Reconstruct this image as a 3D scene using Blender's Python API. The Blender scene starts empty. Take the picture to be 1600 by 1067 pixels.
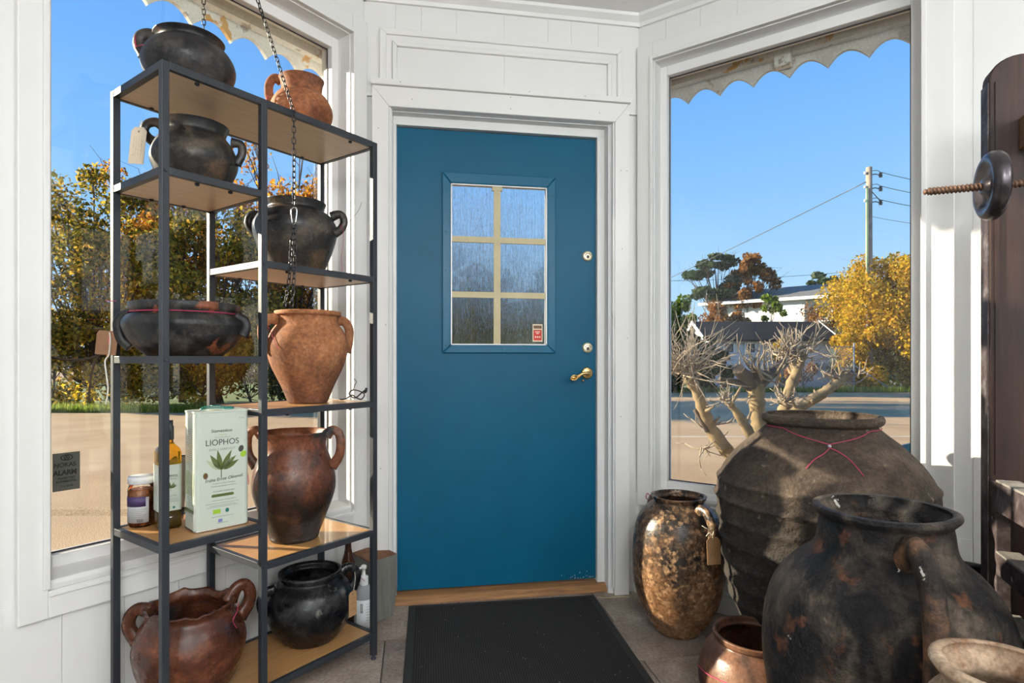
import bpy, bmesh, math, random
import numpy as np
from mathutils import Vector, Matrix, Euler, noise as mnoise

random.seed(7)
scene = bpy.context.scene
COL = scene.collection
R_ = math.radians
S = math.sqrt(.5)

# ------------------------------------------------------------------ camera
CAMLOC = (-.391, -2.4845, 1.055)
YAW = R_(9.5)
cam_d = bpy.data.cameras.new('camera')
cam_d.sensor_width = 36.0
cam_d.lens = 911 / 1600 * 36
cam_d.shift_y = 28 / 1600
cam_d.clip_start = .05
cam_d.clip_end = 400
cam = bpy.data.objects.new('camera', cam_d)
cam.location = CAMLOC
cam.rotation_euler = (R_(90), 0, -YAW)
COL.objects.link(cam)
scene.camera = cam

# ------------------------------------------------------------------ sky, sun, exposure
world = bpy.data.worlds.new('sky')
scene.world = world
world.use_nodes = True
wn = world.node_tree
wn.nodes.clear()
w_out = wn.nodes.new('ShaderNodeOutputWorld')
w_bg = wn.nodes.new('ShaderNodeBackground')
w_tc = wn.nodes.new('ShaderNodeTexCoord')
w_sep = wn.nodes.new('ShaderNodeSeparateXYZ')
w_rmp = wn.nodes.new('ShaderNodeValToRGB')
wn.links.new(w_tc.outputs['Generated'], w_sep.inputs[0])
wn.links.new(w_sep.outputs['Z'], w_rmp.inputs[0])
wn.links.new(w_rmp.outputs[0], w_bg.inputs[0])
wn.links.new(w_bg.outputs[0], w_out.inputs[0])
ramp = w_rmp.color_ramp
ramp.elements[0].position = 0.0
ramp.elements[0].color = (.60, .80, .98, 1)
ramp.elements[1].position = .62
ramp.elements[1].color = (.12, .36, .92, 1)
for p, c in ((.10, (.46, .72, 1.0)), (.26, (.27, .57, 1.02)), (.42, (.17, .46, 1.0))):
    e = ramp.elements.new(p)
    e.color = (*c, 1)
w_bg.inputs[1].default_value = 1.1

SUN_AZ, SUN_EL = R_(-18.2), R_(17.5)
sun_d = bpy.data.lights.new('sun', 'SUN')
sun_d.energy = 15.0
sun_d.color = (1.0, .86, .66)
sun_d.angle = R_(.55)
sun = bpy.data.objects.new('sun', sun_d)
sdir = Vector((math.cos(SUN_AZ) * math.cos(SUN_EL), math.sin(SUN_AZ) * math.cos(SUN_EL), -math.sin(SUN_EL)))
sun.rotation_euler = sdir.to_track_quat('-Z', 'Y').to_euler()
sun.location = (-8, 2, 6)
COL.objects.link(sun)

vs = scene.view_settings
vs.view_transform = 'Standard'
vs.look = 'None'
vs.gamma = 1.0
vs.exposure = 0.0
vs.use_curve_mapping = False
scene.cycles.use_denoising = True
scene.cycles.max_bounces = 10
scene.cycles.transparent_max_bounces = 12
scene.cycles.caustics_refractive = False
scene.cycles.caustics_reflective = False

# ------------------------------------------------------------------ materials
MATS = {}


def new_mat(name):
    m = bpy.data.materials.new(name)
    m.use_nodes = True
    nt = m.node_tree
    b = nt.nodes['Principled BSDF']
    MATS[name] = m
    return m, nt, b


def ramp_node(nt, fac, stops, interp='LINEAR'):
    r = nt.nodes.new('ShaderNodeValToRGB')
    r.color_ramp.interpolation = interp
    els = r.color_ramp.elements
    els[0].position, els[0].color = stops[0][0], (*stops[0][1], 1)
    els[1].position, els[1].color = stops[-1][0], (*stops[-1][1], 1)
    for p, c in stops[1:-1]:
        e = els.new(p)
        e.color = (*c, 1)
    nt.links.new(fac, r.inputs[0])
    return r.outputs[0]


def noise_node(nt, scale, detail=4, rough=.55, stretch=None, offset=(0, 0, 0), coord='Object', dist=0.0):
    tc = nt.nodes.new('ShaderNodeTexCoord')
    mp = nt.nodes.new('ShaderNodeMapping')
    mp.inputs['Location'].default_value = offset
    if stretch:
        mp.inputs['Scale'].default_value = stretch
    n = nt.nodes.new('ShaderNodeTexNoise')
    n.inputs['Scale'].default_value = scale
    n.inputs['Detail'].default_value = detail
    n.inputs['Roughness'].default_value = rough
    n.inputs['Distortion'].default_value = dist
    nt.links.new(tc.outputs[coord], mp.inputs[0])
    nt.links.new(mp.outputs[0], n.inputs['Vector'])
    return n.outputs['Fac']


def mix_col(nt, fac, a, b):
    m = nt.nodes.new('ShaderNodeMix')
    m.data_type = 'RGBA'
    if isinstance(fac, (int, float)):
        m.inputs[0].default_value = fac
    else:
        nt.links.new(fac, m.inputs[0])
    for i, v in ((6, a), (7, b)):
        if isinstance(v, tuple):
            m.inputs[i].default_value = (*v, 1)
        else:
            nt.links.new(v, m.inputs[i])
    return m.outputs[2]


def add_bump(nt, b, h, strength=.3, dist=.01):
    bp = nt.nodes.new('ShaderNodeBump')
    bp.inputs['Strength'].default_value = strength
    bp.inputs['Distance'].default_value = dist
    nt.links.new(h, bp.inputs['Height'])
    nt.links.new(bp.outputs[0], b.inputs['Normal'])
    return bp


def plain(name, col, rough=.5, metal=0.0, var=.12, scale=12, bump=0.0, bscale=60, coat=0.0, stretch=None, spec=.5):
    m, nt, b = new_mat(name)
    n = noise_node(nt, scale, stretch=stretch)
    lo = tuple(c * (1 - var) for c in col)
    hi = tuple(min(1, c * (1 + var)) for c in col)
    nt.links.new(ramp_node(nt, n, [(.3, lo), (.7, hi)]), b.inputs['Base Color'])
    b.inputs['Roughness'].default_value = rough
    b.inputs['Metallic'].default_value = metal
    b.inputs['Coat Weight'].default_value = coat
    b.inputs['Specular IOR Level'].default_value = spec
    if bump:
        add_bump(nt, b, noise_node(nt, bscale, stretch=stretch), bump, .004)
    return m


def clay(name, stops, scale=9, rough=.6, spec=.35, patch=None, patch2=None, bump=.35, bscale=45, grad=None, offset=(0, 0, 0), fine=.3,
         bdist=.006):
    """fired clay: large cloudy tone, fine mottling, blotches with a colour of their own"""
    m, nt, b = new_mat(name)
    col = ramp_node(nt, noise_node(nt, scale, 6, .62, offset=offset, dist=.4), stops)
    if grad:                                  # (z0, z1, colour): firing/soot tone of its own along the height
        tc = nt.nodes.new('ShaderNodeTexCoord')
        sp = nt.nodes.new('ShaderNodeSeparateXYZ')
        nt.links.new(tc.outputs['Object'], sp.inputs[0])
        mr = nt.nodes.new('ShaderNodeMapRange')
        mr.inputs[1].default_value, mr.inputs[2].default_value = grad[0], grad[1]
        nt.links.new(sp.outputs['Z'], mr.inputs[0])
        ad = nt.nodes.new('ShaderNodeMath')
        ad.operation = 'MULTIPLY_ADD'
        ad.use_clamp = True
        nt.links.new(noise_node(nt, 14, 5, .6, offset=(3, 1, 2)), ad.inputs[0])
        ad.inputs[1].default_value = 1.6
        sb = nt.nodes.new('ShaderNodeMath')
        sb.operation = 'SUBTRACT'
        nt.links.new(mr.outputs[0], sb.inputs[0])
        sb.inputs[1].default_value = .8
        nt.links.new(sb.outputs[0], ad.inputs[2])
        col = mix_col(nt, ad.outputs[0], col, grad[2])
    for i, pt in enumerate((patch, patch2)):
        if pt:
            pn = noise_node(nt, pt[1], 5, .6, offset=(5 + 3 * i, 2, 7))
            mk = ramp_node(nt, pn, [(pt[2], (0, 0, 0)), (min(.99, pt[2] + pt[3]), (1, 1, 1))])
            col = mix_col(nt, mk, col, pt[0])
    fn = noise_node(nt, 90, 3, .7)
    mk = ramp_node(nt, fn, [(.35, (1 - fine,) * 3), (.65, (1 + fine,) * 3)])
    mu = nt.nodes.new('ShaderNodeMix')
    mu.data_type = 'RGBA'
    mu.blend_type = 'MULTIPLY'
    mu.inputs[0].default_value = 1
    nt.links.new(col, mu.inputs[6])
    nt.links.new(mk, mu.inputs[7])
    nt.links.new(mu.outputs[2], b.inputs['Base Color'])
    rn = ramp_node(nt, noise_node(nt, 20, 4), [(.3, (max(.05, rough - .12),) * 3), (.7, (min(1, rough + .15),) * 3)])
    nt.links.new(rn, b.inputs['Roughness'])
    b.inputs['Specular IOR Level'].default_value = spec
    add_bump(nt, b, noise_node(nt, bscale, 6, .65), bump, bdist)
    return m


def wood(name, c1, c2, rough=.45, stretch=(1, 12, 12), scale=6, bump=.08, coat=0.0, offset=(0, 0, 0)):
    m, nt, b = new_mat(name)
    n = noise_node(nt, scale, 6, .6, stretch=stretch, dist=.6, offset=offset)
    nt.links.new(ramp_node(nt, n, [(.3, c1), (.55, tuple((a + d) / 2 for a, d in zip(c1, c2))), (.72, c2)]), b.inputs['Base Color'])
    b.inputs['Roughness'].default_value = rough
    b.inputs['Coat Weight'].default_value = coat
    add_bump(nt, b, n, bump, .004)
    return m


white_paint = plain('white_paint', (.80, .80, .785), .42, var=.015, scale=4, bump=.03, bscale=25)
white_wall = plain('white_wall_paint', (.79, .79, .775), .5, var=.02, scale=3, bump=.05, bscale=40)
ceiling_paint = plain('ceiling_paint', (.88, .88, .87), .7, var=.01)
frame_paint = plain('window_frame_paint', (.84, .84, .83), .3, var=.01)
gasket = plain('black_gasket', (.03, .03, .035), .5)
screw_mat = plain('painted_nail_head', (.45, .43, .40), .5)
door_blue = plain('blue_door_paint', (.0015, .100, .190), .42, var=.05, scale=5, bump=.06, bscale=160, spec=.22)
blue_frame = plain('blue_moulding_paint', (.002, .112, .210), .35, var=.04, spec=.3)
brass = plain('brass', (.70, .48, .20), .22, metal=1.0, var=.25, scale=60)
dark_hole = plain('dark_keyhole', (.05, .03, .02), .5)
cream = plain('cream_bar_paint', (.52, .45, .26), .5, var=.08)
threshold_wood = wood('worn_threshold_wood', (.20, .095, .04), (.48, .24, .09), .6, (2, 30, 30), 3, .3)
metal_black = plain('black_powder_coat', (.027, .031, .039), .45, var=.1, bump=.02, spec=.4)
shelf_wood = wood('shelf_oak', (.40, .20, .07), (.54, .30, .12), .36, (1.2, 14, 14), 5, .03, coat=.12)
bounce_pale = wood('underside_bounce_tone', (.66, .47, .30), (.80, .62, .44), .4, (1.2, 14, 14), 5, .02)  # board underside tone, lightened in the colour to imitate bounced light
rubber = plain('mat_rubber', (.022, .022, .022), .75)

# glass
m, nt, b = new_mat('window_glass')
nt.nodes.remove(b)
o = nt.nodes['Material Output']
tr = nt.nodes.new('ShaderNodeBsdfTransparent')
tr.inputs[0].default_value = (.97, .985, .98, 1)
gl = nt.nodes.new('ShaderNodeBsdfGlossy')
gl.inputs['Roughness'].default_value = .01
fr = nt.nodes.new('ShaderNodeFresnel')
fr.inputs[0].default_value = 1.42
mx = nt.nodes.new('ShaderNodeMixShader')
nt.links.new(fr.outputs[0], mx.inputs[0])
nt.links.new(tr.outputs[0], mx.inputs[1])
nt.links.new(gl.outputs[0], mx.inputs[2])
nt.links.new(mx.outputs[0], o.inputs[0])
window_glass = m

m, nt, b = new_mat('rain_glass')
nt.nodes.remove(b)
o = nt.nodes['Material Output']
rf_ = nt.nodes.new('ShaderNodeBsdfRefraction')
rf_.inputs['Roughness'].default_value = .0
rf_.inputs['IOR'].default_value = 1.35
rf_.inputs['Color'].default_value = (.96, .97, .96, 1)
bp = nt.nodes.new('ShaderNodeBump')
bp.inputs['Strength'].default_value = .85
bp.inputs['Distance'].default_value = .017
nt.links.new(noise_node(nt, 26, 4, .65, stretch=(4.5, 4.5, .22)), bp.inputs['Height'])
nt.links.new(bp.outputs[0], rf_.inputs['Normal'])
tr = nt.nodes.new('ShaderNodeBsdfTransparent')
mx = nt.nodes.new('ShaderNodeMixShader')
mx.inputs[0].default_value = .68
nt.links.new(tr.outputs[0], mx.inputs[1])
nt.links.new(rf_.outputs[0], mx.inputs[2])
nt.links.new(mx.outputs[0], o.inputs[0])
rain_glass = m


def glassy(name, col, rough=.05, ior=1.3, trans=1.0):
    m, nt, b = new_mat(name)
    n = noise_node(nt, 8)
    nt.links.new(ramp_node(nt, n, [(.3, tuple(c * .95 for c in col)), (.7, col)]), b.inputs['Base Color'])
    b.inputs['Roughness'].default_value = rough
    b.inputs['IOR'].default_value = ior
    b.inputs['Transmission Weight'].default_value = trans
    return m


# ------------------------------------------------------------------ mesh helpers
class MB:
    def __init__(self):
        self.v, self.f = [], []

    def quad(self, pts):
        i = len(self.v)
        self.v += [tuple(p) for p in pts]
        self.f.append(tuple(range(i, i + len(pts))))
        return self

    def box(self, x0, x1, y0, y1, z0, z1):
        i = len(self.v)
        self.v += [(x, y, z) for z in (z0, z1) for y in (y0, y1) for x in (x0, x1)]
        self.f += [tuple(i + k for k in q) for q in
                   ((0, 1, 3, 2), (4, 6, 7, 5), (0, 4, 5, 1), (2, 3, 7, 6), (0, 2, 6, 4), (1, 5, 7, 3))]
        return self

    def prism(self, poly, y0, y1):
        """poly in (x, z), extruded along y"""
        n, i = len(poly), len(self.v)
        self.v += [(x, y0, z) for x, z in poly] + [(x, y1, z) for x, z in poly]
        self.f.append(tuple(range(i, i + n)))
        self.f.append(tuple(range(i + 2 * n - 1, i + n - 1, -1)))
        for k in range(n):
            self.f.append((i + k, i + (k + 1) % n, i + n + (k + 1) % n, i + n + k))
        return self

    def tube(self, pts, rad, n=8, closed=False, flat=1.0, up=None):
        """sweep; rad number or list; flat squeezes the second axis"""
        pts = [Vector(p) for p in pts]
        m = len(pts)
        rads = rad if isinstance(rad, (list, tuple)) else [rad] * m
        base = len(self.v)
        prev = None
        for k in range(m):
            if closed:
                t = pts[(k + 1) % m] - pts[k - 1]
            else:
                t = pts[min(k + 1, m - 1)] - pts[max(k - 1, 0)]
            t = t.normalized() if t.length > 1e-9 else Vector((0, 0, 1))
            if prev is None:
                a = Vector(up) if up else (Vector((0, 0, 1)) if abs(t.z) < .9 else Vector((1, 0, 0)))
                prev = a
            nx = prev - t * prev.dot(t)
            if nx.length < 1e-6:
                nx = t.orthogonal()
            nx.normalize()
            prev = nx
            ny = t.cross(nx)
            for j in range(n):
                an = 2 * math.pi * j / n
                p = pts[k] + nx * (math.cos(an) * rads[k]) + ny * (math.sin(an) * rads[k] * flat)
                self.v.append(tuple(p))
        rings = m if closed else m - 1
        for k in range(rings):
            a, c = base + k * n, base + ((k + 1) % m) * n
            for j in range(n):
                self.f.append((a + j, a + (j + 1) % n, c + (j + 1) % n, c + j))
        if not closed:
            self.f.append(tuple(base + j for j in range(n - 1, -1, -1)))
            self.f.append(tuple(base + (m - 1) * n + j for j in range(n)))
        return self

    def lathe(self, prof, n=40, wob=0.0, seed=0.0):
        """prof (r,z); r=0 gives a pole"""
        base = len(self.v)
        idx = []
        for r, z in prof:
            if r < 1e-6:
                idx.append([len(self.v)])
                self.v.append((0, 0, z))
            else:
                row = []
                for j in range(n):
                    a = 2 * math.pi * j / n
                    rr = r
                    if wob:
                        rr *= 1 + wob * mnoise.noise(Vector((math.cos(a) * 1.5 + seed, math.sin(a) * 1.5, z * 7 + seed)))
                    row.append(len(self.v))
                    self.v.append((rr * math.cos(a), rr * math.sin(a), z))
                idx.append(row)
        for a, c in zip(idx[:-1], idx[1:]):
            for j in range(n):
                k = (j + 1) % n
                if len(a) == 1 and len(c) == 1:
                    continue
                if len(a) == 1:
                    self.f.append((a[0], c[k], c[j]))
                elif len(c) == 1:
                    self.f.append((a[j], a[k], c[0]))
                else:
                    self.f.append((a[j], a[k], c[k], c[j]))
        return self

    def mesh(self, name, smooth=False):
        me = bpy.data.meshes.new(name)
        me.from_pydata(self.v, [], self.f)
        bm = bmesh.new()
        bm.from_mesh(me)
        bmesh.ops.recalc_face_normals(bm, faces=bm.faces)
        bm.to_mesh(me)
        bm.free()
        if smooth:
            me.polygons.foreach_set('use_smooth', [True] * len(me.polygons))
        me.update()
        return me

    def build(self, name, mat, parent=None, smooth=False, loc=None, rot=None, bevel=0.0):
        o = bpy.data.objects.new(name, self.mesh(name, smooth))
        o.data.materials.append(mat)
        COL.objects.link(o)
        if parent:
            o.parent = parent
        if loc:
            o.location = loc
        if rot:
            o.rotation_euler = rot
        if bevel:
            md = o.modifiers.new('bevel', 'BEVEL')
            md.width = bevel
            md.segments = 2
            md.limit_method = 'ANGLE'
        return o


def fast_mesh(name, verts, faces, mat, parent=None, smooth=False, loc=None):
    me = bpy.data.meshes.new(name)
    me.from_pydata(verts, [], faces)
    if smooth:
        me.polygons.foreach_set('use_smooth', [True] * len(me.polygons))
    me.materials.append(mat)
    o = bpy.data.objects.new(name, me)
    COL.objects.link(o)
    if parent:
        o.parent = parent
    if loc:
        o.location = loc
    return o


def empty(name, loc=(0, 0, 0), rz=0.0):
    o = bpy.data.objects.new(name, None)
    o.empty_display_size = .1
    o.location = loc
    o.rotation_euler = (0, 0, rz)
    COL.objects.link(o)
    return o


def tag(o, label=None, cat=None, group=None, kind=None):
    for k, v in (('label', label), ('category', cat), ('group', group), ('kind', kind)):
        if v:
            o[k] = v
    return o


def copy_part(src, parent, loc=None, rot=None, scale=None):
    c = src.copy()
    COL.objects.link(c)
    c.parent = parent
    if loc is not None:
        c.location = loc
    if rot is not None:
        c.rotation_euler = rot
    if scale is not None:
        c.scale = scale
    return c


def crom(pts, sub=5):
    """Catmull-Rom through 2-D or 3-D points"""
    P = [Vector((*p, 0)) if len(p) == 2 else Vector(p) for p in pts]
    dim = len(pts[0])
    out = []
    for i in range(len(P) - 1):
        p0, p1, p2, p3 = P[max(i - 1, 0)], P[i], P[i + 1], P[min(i + 2, len(P) - 1)]
        for k in range(sub):
            t = k / sub
            q = .5 * ((2 * p1) + (p2 - p0) * t + (2 * p0 - 5 * p1 + 4 * p2 - p3) * t * t + (3 * p1 - p0 - 3 * p2 + p3) * t ** 3)
            out.append(tuple(q[:dim]))
    out.append(tuple(P[-1][:dim]))
    return out


def text_part(name, s, size, mat, parent, loc, rot=(R_(90), 0, 0), align='CENTER', shear=0.0, sx=1.0, thick=0.0):
    cu = bpy.data.curves.new(name, 'FONT')
    cu.body = s
    cu.size = size
    cu.align_x = align
    cu.align_y = 'CENTER'
    cu.shear = shear
    cu.offset = thick
    cu.extrude = .0002
    tmp = bpy.data.objects.new(name + '_tmp', cu)
    COL.objects.link(tmp)
    dg = bpy.context.evaluated_depsgraph_get()
    me = bpy.data.meshes.new_from_object(tmp.evaluated_get(dg))
    bpy.data.objects.remove(tmp)
    me.materials.clear()
    me.materials.append(mat)
    o = bpy.data.objects.new(name, me)
    COL.objects.link(o)
    o.parent = parent
    o.location = loc
    o.rotation_euler = rot
    o.scale = (sx, 1, 1)
    return o


# wall frames: local x runs along the wall away from the door corner, "w" is the distance into the room
LORG, RORG = (-.5893, .04, 0), (.6015, .04, 0)
LROT, RROT = R_(-135), R_(-45)


def lf(u, w, z=0.0):
    return (LORG[0] - S * u + S * w, LORG[1] - S * u - S * w, z)


def rf(u, w, z=0.0):
    return (RORG[0] + S * u - S * w, RORG[1] - S * u - S * w, z)


RT = Vector((math.cos(YAW), -math.sin(YAW)))      # the street runs along this direction
FW = Vector((math.sin(YAW), math.cos(YAW)))


def street(a, d, z=0.0):
    """a metres along the street (to the right), d metres out from the viewpoint's line"""
    return (CAMLOC[0] + RT.x * a + FW.x * d, CAMLOC[1] + RT.y * a + FW.y * d, z)


STREET_ROT = -YAW
GZ = -.10
CEIL = 2.60

# ------------------------------------------------------------------ room shell
# floor with stone tiles
fl = MB()
fl.quad([(-.66, .16, -.006), (.67, .16, -.006), (4.5, -3.75, -.006), (0, -8.2, -.006), (-4.5, -3.75, -.006)])
floor = tag(fl.build('floor', plain('grout', (.13, .115, .10), .9)), kind='structure')
tile_mats = []
for i, (c1, c2) in enumerate((((.17, .125, .10), (.40, .335, .285)), ((.15, .115, .096), (.36, .30, .26)), ((.19, .145, .115), (.44, .37, .31)))):
    mt = clay('stone_tile_%d' % i, [(.3, c1), (.5, tuple((a + b_) / 2 for a, b_ in zip(c1, c2))), (.72, c2)], 5, .55, bump=.15,
              offset=(i * 3, i, 0), fine=.25)
    tile_mats.append(mt)
tw, th = .60, .30
tile_me = [MB().box(.003, tw - .003, .003, th - .003, -.008, 0).mesh('tile') for _ in range(3)]
for k in range(3):
    tile_me[k].materials.append(tile_mats[k])
for j in range(-9, 1):
    for i in range(-3, 4):
        x0 = -.2 + i * tw + (tw / 2 if j % 2 else 0)
        y0 = -.24 + j * th
        if y0 + th > .1 and (x0 < -.55 or x0 + tw > .62):
            continue
        y1 = y0 + th
        lim = .56 - y1                          # stays inside the two slanting walls
        if x0 < -lim - .02 or x0 + tw > lim + .04:
            continue
        t = bpy.data.objects.new('tile', tile_me[(i * 5 + j * 3) % 3])
        COL.objects.link(t)
        t.parent = floor
        t.location = (x0, y0, 0)
# the triangles along the walls, cut tiles
cut = MB()
for j in range(-9, 1):
    y0 = -.24 + j * th
    y1 = y0 + th
    xs = [-.2 + i * tw + (tw / 2 if j % 2 else 0) for i in range(-6, 8)]
    for x0 in xs:
        lim = .56 - y1
        full = not (x0 < -lim - .02 or x0 + tw > lim + .04) and not (y0 + th > .1 and (x0 < -.55 or x0 + tw > .62))
        if full:
            continue
        # clip rectangle by the walls
        poly = [(x0 + .003, y0 + .003), (x0 + tw - .003, y0 + .003), (x0 + tw - .003, y1 - .003), (x0 + .003, y1 - .003)]
        def clip(poly, fn):
            out = []
            for a, c in zip(poly, poly[1:] + poly[:1]):
                fa, fc = fn(a), fn(c)
                if fa >= 0:
                    out.append(a)
                if fa * fc < 0:
                    t_ = fa / (fa - fc)
                    out.append((a[0] + (c[0] - a[0]) * t_, a[1] + (c[1] - a[1]) * t_))
            return out
        poly = clip(poly, lambda p: p[0] - (LORG[0] + (p[1] - LORG[1])) + .01)
        poly = clip(poly, lambda p: (RORG[0] - (p[1] - RORG[1])) - p[0] + .01) if len(poly) > 2 else []
        poly = clip(poly, lambda p: .06 - p[1]) if len(poly) > 2 else []
        if len(poly) > 2:
            mb = MB()
            n = len(poly)
            mb.v = [(x, y, -.008) for x, y in poly] + [(x, y, 0) for x, y in poly]
            mb.f = [tuple(range(n)), tuple(range(2 * n - 1, n - 1, -1))] + [(k, (k + 1) % n, n + (k + 1) % n, n + k) for k in range(n)]
            mb.build('tile', tile_mats[random.randrange(3)], floor)

cl = MB().quad([(-.70, .2, CEIL), (.72, .2, CEIL), (4.7, -3.8, CEIL), (0, -8.4, CEIL), (-4.7, -3.8, CEIL)])
cl.quad([(-.70, .2, CEIL + .08), (.72, .2, CEIL + .08), (4.7, -3.8, CEIL + .08), (0, -8.4, CEIL + .08), (-4.7, -3.8, CEIL + .08)])
ceiling = tag(cl.build('ceiling', ceiling_paint), kind='structure')

OP0, OP1, OZ0, OZ1 = .09, 1.065, .455, 2.385      # window opening along the wall
WT = .18


def side_wall(side):
    left = side == 'left'
    org, rot, sg = (LORG, LROT, 1) if left else (RORG, RROT, -1)
    casb = .365 if left else .40
    OP1 = 1.097 if left else 1.065

    def B(mb, u0, u1, w0, w1, z0, z1):
        return mb.box(u0, u1, min(sg * w0, sg * w1), max(sg * w0, sg * w1), z0, z1)
    wall = MB()
    B(wall, -.02, OP0, -WT, -.012, 0, CEIL)
    B(wall, OP0, OP1, -WT, -.012, 0, OZ0)
    B(wall, OP0, OP1, -WT, -.012, OZ1, CEIL)
    B(wall, OP1, 5.2, -WT, -.012, 0, CEIL)
    wo = tag(wall.build('wall_' + side, white_wall, None, loc=org, rot=(0, 0, rot)), kind='structure')
    # vertical panelling boards
    bw = .152
    u = -.002 if left else -.01
    k = 0
    while u < 2.3:
        u1 = u + bw
        segs = []
        if u1 > OP0 and u < OP1:
            segs = [(0, casb + .05), (OZ1 + .02, CEIL)]
            if u < OP0 - .03 or u1 > OP1 + .03:
                segs = [(0, casb + .05), (OZ1 + .02, CEIL)]
        else:
            segs = [(0, CEIL)]
        for z0, z1 in segs:
            mb = MB()
            B(mb, u + .0003, u1 - .0003, -.013, 0, z0, z1)
            mb.build('plank', white_wall, wo, bevel=.0012)
        u = u1
        k += 1
    # filler strip between the panelling and the opening
    mb = MB()
    B(mb, OP1 + .001, u if u < OP1 + .2 else OP1 + .16, -.0125, -.0015, casb + .05, OZ1 + .02)
    mb.build('wall_strip', white_wall, wo)

    # window
    wx = MB()
    n = '1' if left else '2'
    fz0, fz1 = OZ0 + .0, OZ1
    SASH = .042
    g0, g1, gz0, gz1 = OP0 + SASH - .01, OP1 - SASH + .01, .505, 2.34
    w_root = empty('window_' + n, org, rot)
    tag(w_root, kind='structure')
    # frame in the opening, stepping inward
    for nm, a in (('frame', (OP0, g0, -.125, -.07, fz0, fz1)), ('frame', (g1, OP1, -.125, -.07, fz0, fz1)),
                  ('frame', (g0, g1, -.125, -.07, fz0, gz0)), ('frame', (g0, g1, -.125, -.07, gz1, fz1))):
        mb = MB()
        B(mb, *a)
        mb.build(nm, frame_paint, w_root, bevel=.003)
    # rubber gasket lines round the glass
    for a in ((g0, g0 + .003, -.102, -.098, gz0, gz1), (g1 - .003, g1, -.102, -.098, gz0, gz1),
              (g0, g1, -.102, -.096, gz0, gz0 + .004), (g0, g1, -.102, -.098, gz1 - .004, gz1)):
        mb = MB()
        B(mb, *a)
        mb.build('gasket', gasket, w_root)
    mb = MB()
    B(mb, g0, g1, -.106, -.102, gz0, gz1)
    mb.build('pane', window_glass, w_root)
    # reveal lining
    for a in ((OP0 - .006, OP0 + .003, -.125, .004, fz0, fz1), (OP1 - .003, OP1 + .006, -.125, .004, fz0, fz1),
              (OP0, OP1, -.125, .004, fz1 - .003, fz1 + .006)):
        mb = MB()
        B(mb, *a)
        mb.build('reveal', white_paint, w_root)
    mb = MB()                                     # sill, sloping slightly
    prof = [(-.075, fz0 + .018), (.012, fz0 + .008), (.016, fz0 - .004), (.012, fz0 - .018), (-.075, fz0 - .018)]
    pp = MB()
    nseg = len(prof)
    pp.v = [(OP0, sg * w, z) for w, z in prof] + [(OP1, sg * w, z) for w, z in prof]
    pp.f = [tuple(range(nseg)), tuple(range(2 * nseg - 1, nseg - 1, -1))] + [(k, (k + 1) % nseg, nseg + (k + 1) % nseg, nseg + k) for k in range(nseg)]
    pp.build('sill', white_paint, w_root, bevel=.002)
    # casing boards
    ci, cw = .006, .022
    c_l = .016
    c_r = OP1 + (.066 if left else .092)
    for nm, a in (('casing', (c_l, OP0 - .001, 0, cw, casb, OZ1 + .075)), ('casing', (OP1 + .001, c_r, 0, cw, casb, OZ1 + .075)),
                  ('casing', (OP0 - .001, OP1 + .001, 0, cw, casb, fz0 - .018)), ('casing', (OP0 - .001, OP1 + .001, 0, cw, OZ1 + .001, OZ1 + .075))):
        mb = MB()
        B(mb, *a)
        mb.build(nm, white_paint, w_root, bevel=.003)
    for a in ((OP0 - .012, OP0 + .001, cw, cw + .008, fz0 - .01, OZ1 + .012), (OP1 - .001, OP1 + .014, cw, cw + .008, fz0 - .01, OZ1 + .012),
              (OP0, OP1, cw, cw + .008, OZ1 - .001, OZ1 + .014), (OP0, OP1, cw, cw + .006, fz0 - .032, fz0 - .02)):
        mb = MB()
        B(mb, *a)
        mb.build('bead', white_paint, w_root, bevel=.002)
    # crown moulding under the ceiling
    cr = MB()
    prof = [(0, CEIL - .045), (.012, CEIL - .045), (.016, CEIL - .03), (.04, CEIL - .012), (.044, CEIL), (0, CEIL)]
    nseg = len(prof)
    cr.v = [(.0, sg * w, z) for w, z in prof] + [(3.5, sg * w, z) for w, z in prof]
    cr.f = [tuple(range(nseg)), tuple(range(2 * nseg - 1, nseg - 1, -1))] + [(k, (k + 1) % nseg, nseg + (k + 1) % nseg, nseg + k) for k in range(nseg)]
    tag(cr.build('trim_' + ('2' if left else '3'), white_paint, None, loc=org, rot=(0, 0, rot)), kind='structure')
    # skirting
    sk = MB()
    B(sk, .0, 3.2, 0, .016, 0, .062)
    B(sk, .0, 3.2, 0, .010, .062, .082)
    tag(sk.build('baseboard_' + side, white_paint, None, loc=org, rot=(0, 0, rot), bevel=.002), kind='structure')
    return wo, w_root


wall_left, window_left = side_wall('left')
wall_right, window_right = side_wall('right')

# the two far walls of the shop behind the viewpoint
bk = MB().box(0, 5.3, 0, .15, 0, CEIL)
pl = lf(5.0, 0)
tag(bk.build('wall_back', white_wall, None, loc=(pl[0], pl[1], 0), rot=(0, 0, R_(-45))), kind='structure')
pr = rf(5.0, 0)
bk = MB().box(0, 5.3, -.15, 0, 0, CEIL)
tag(bk.build('wall_rear', white_wall, None, loc=(pr[0], pr[1], 0), rot=(0, 0, R_(-135))), kind='structure')

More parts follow.
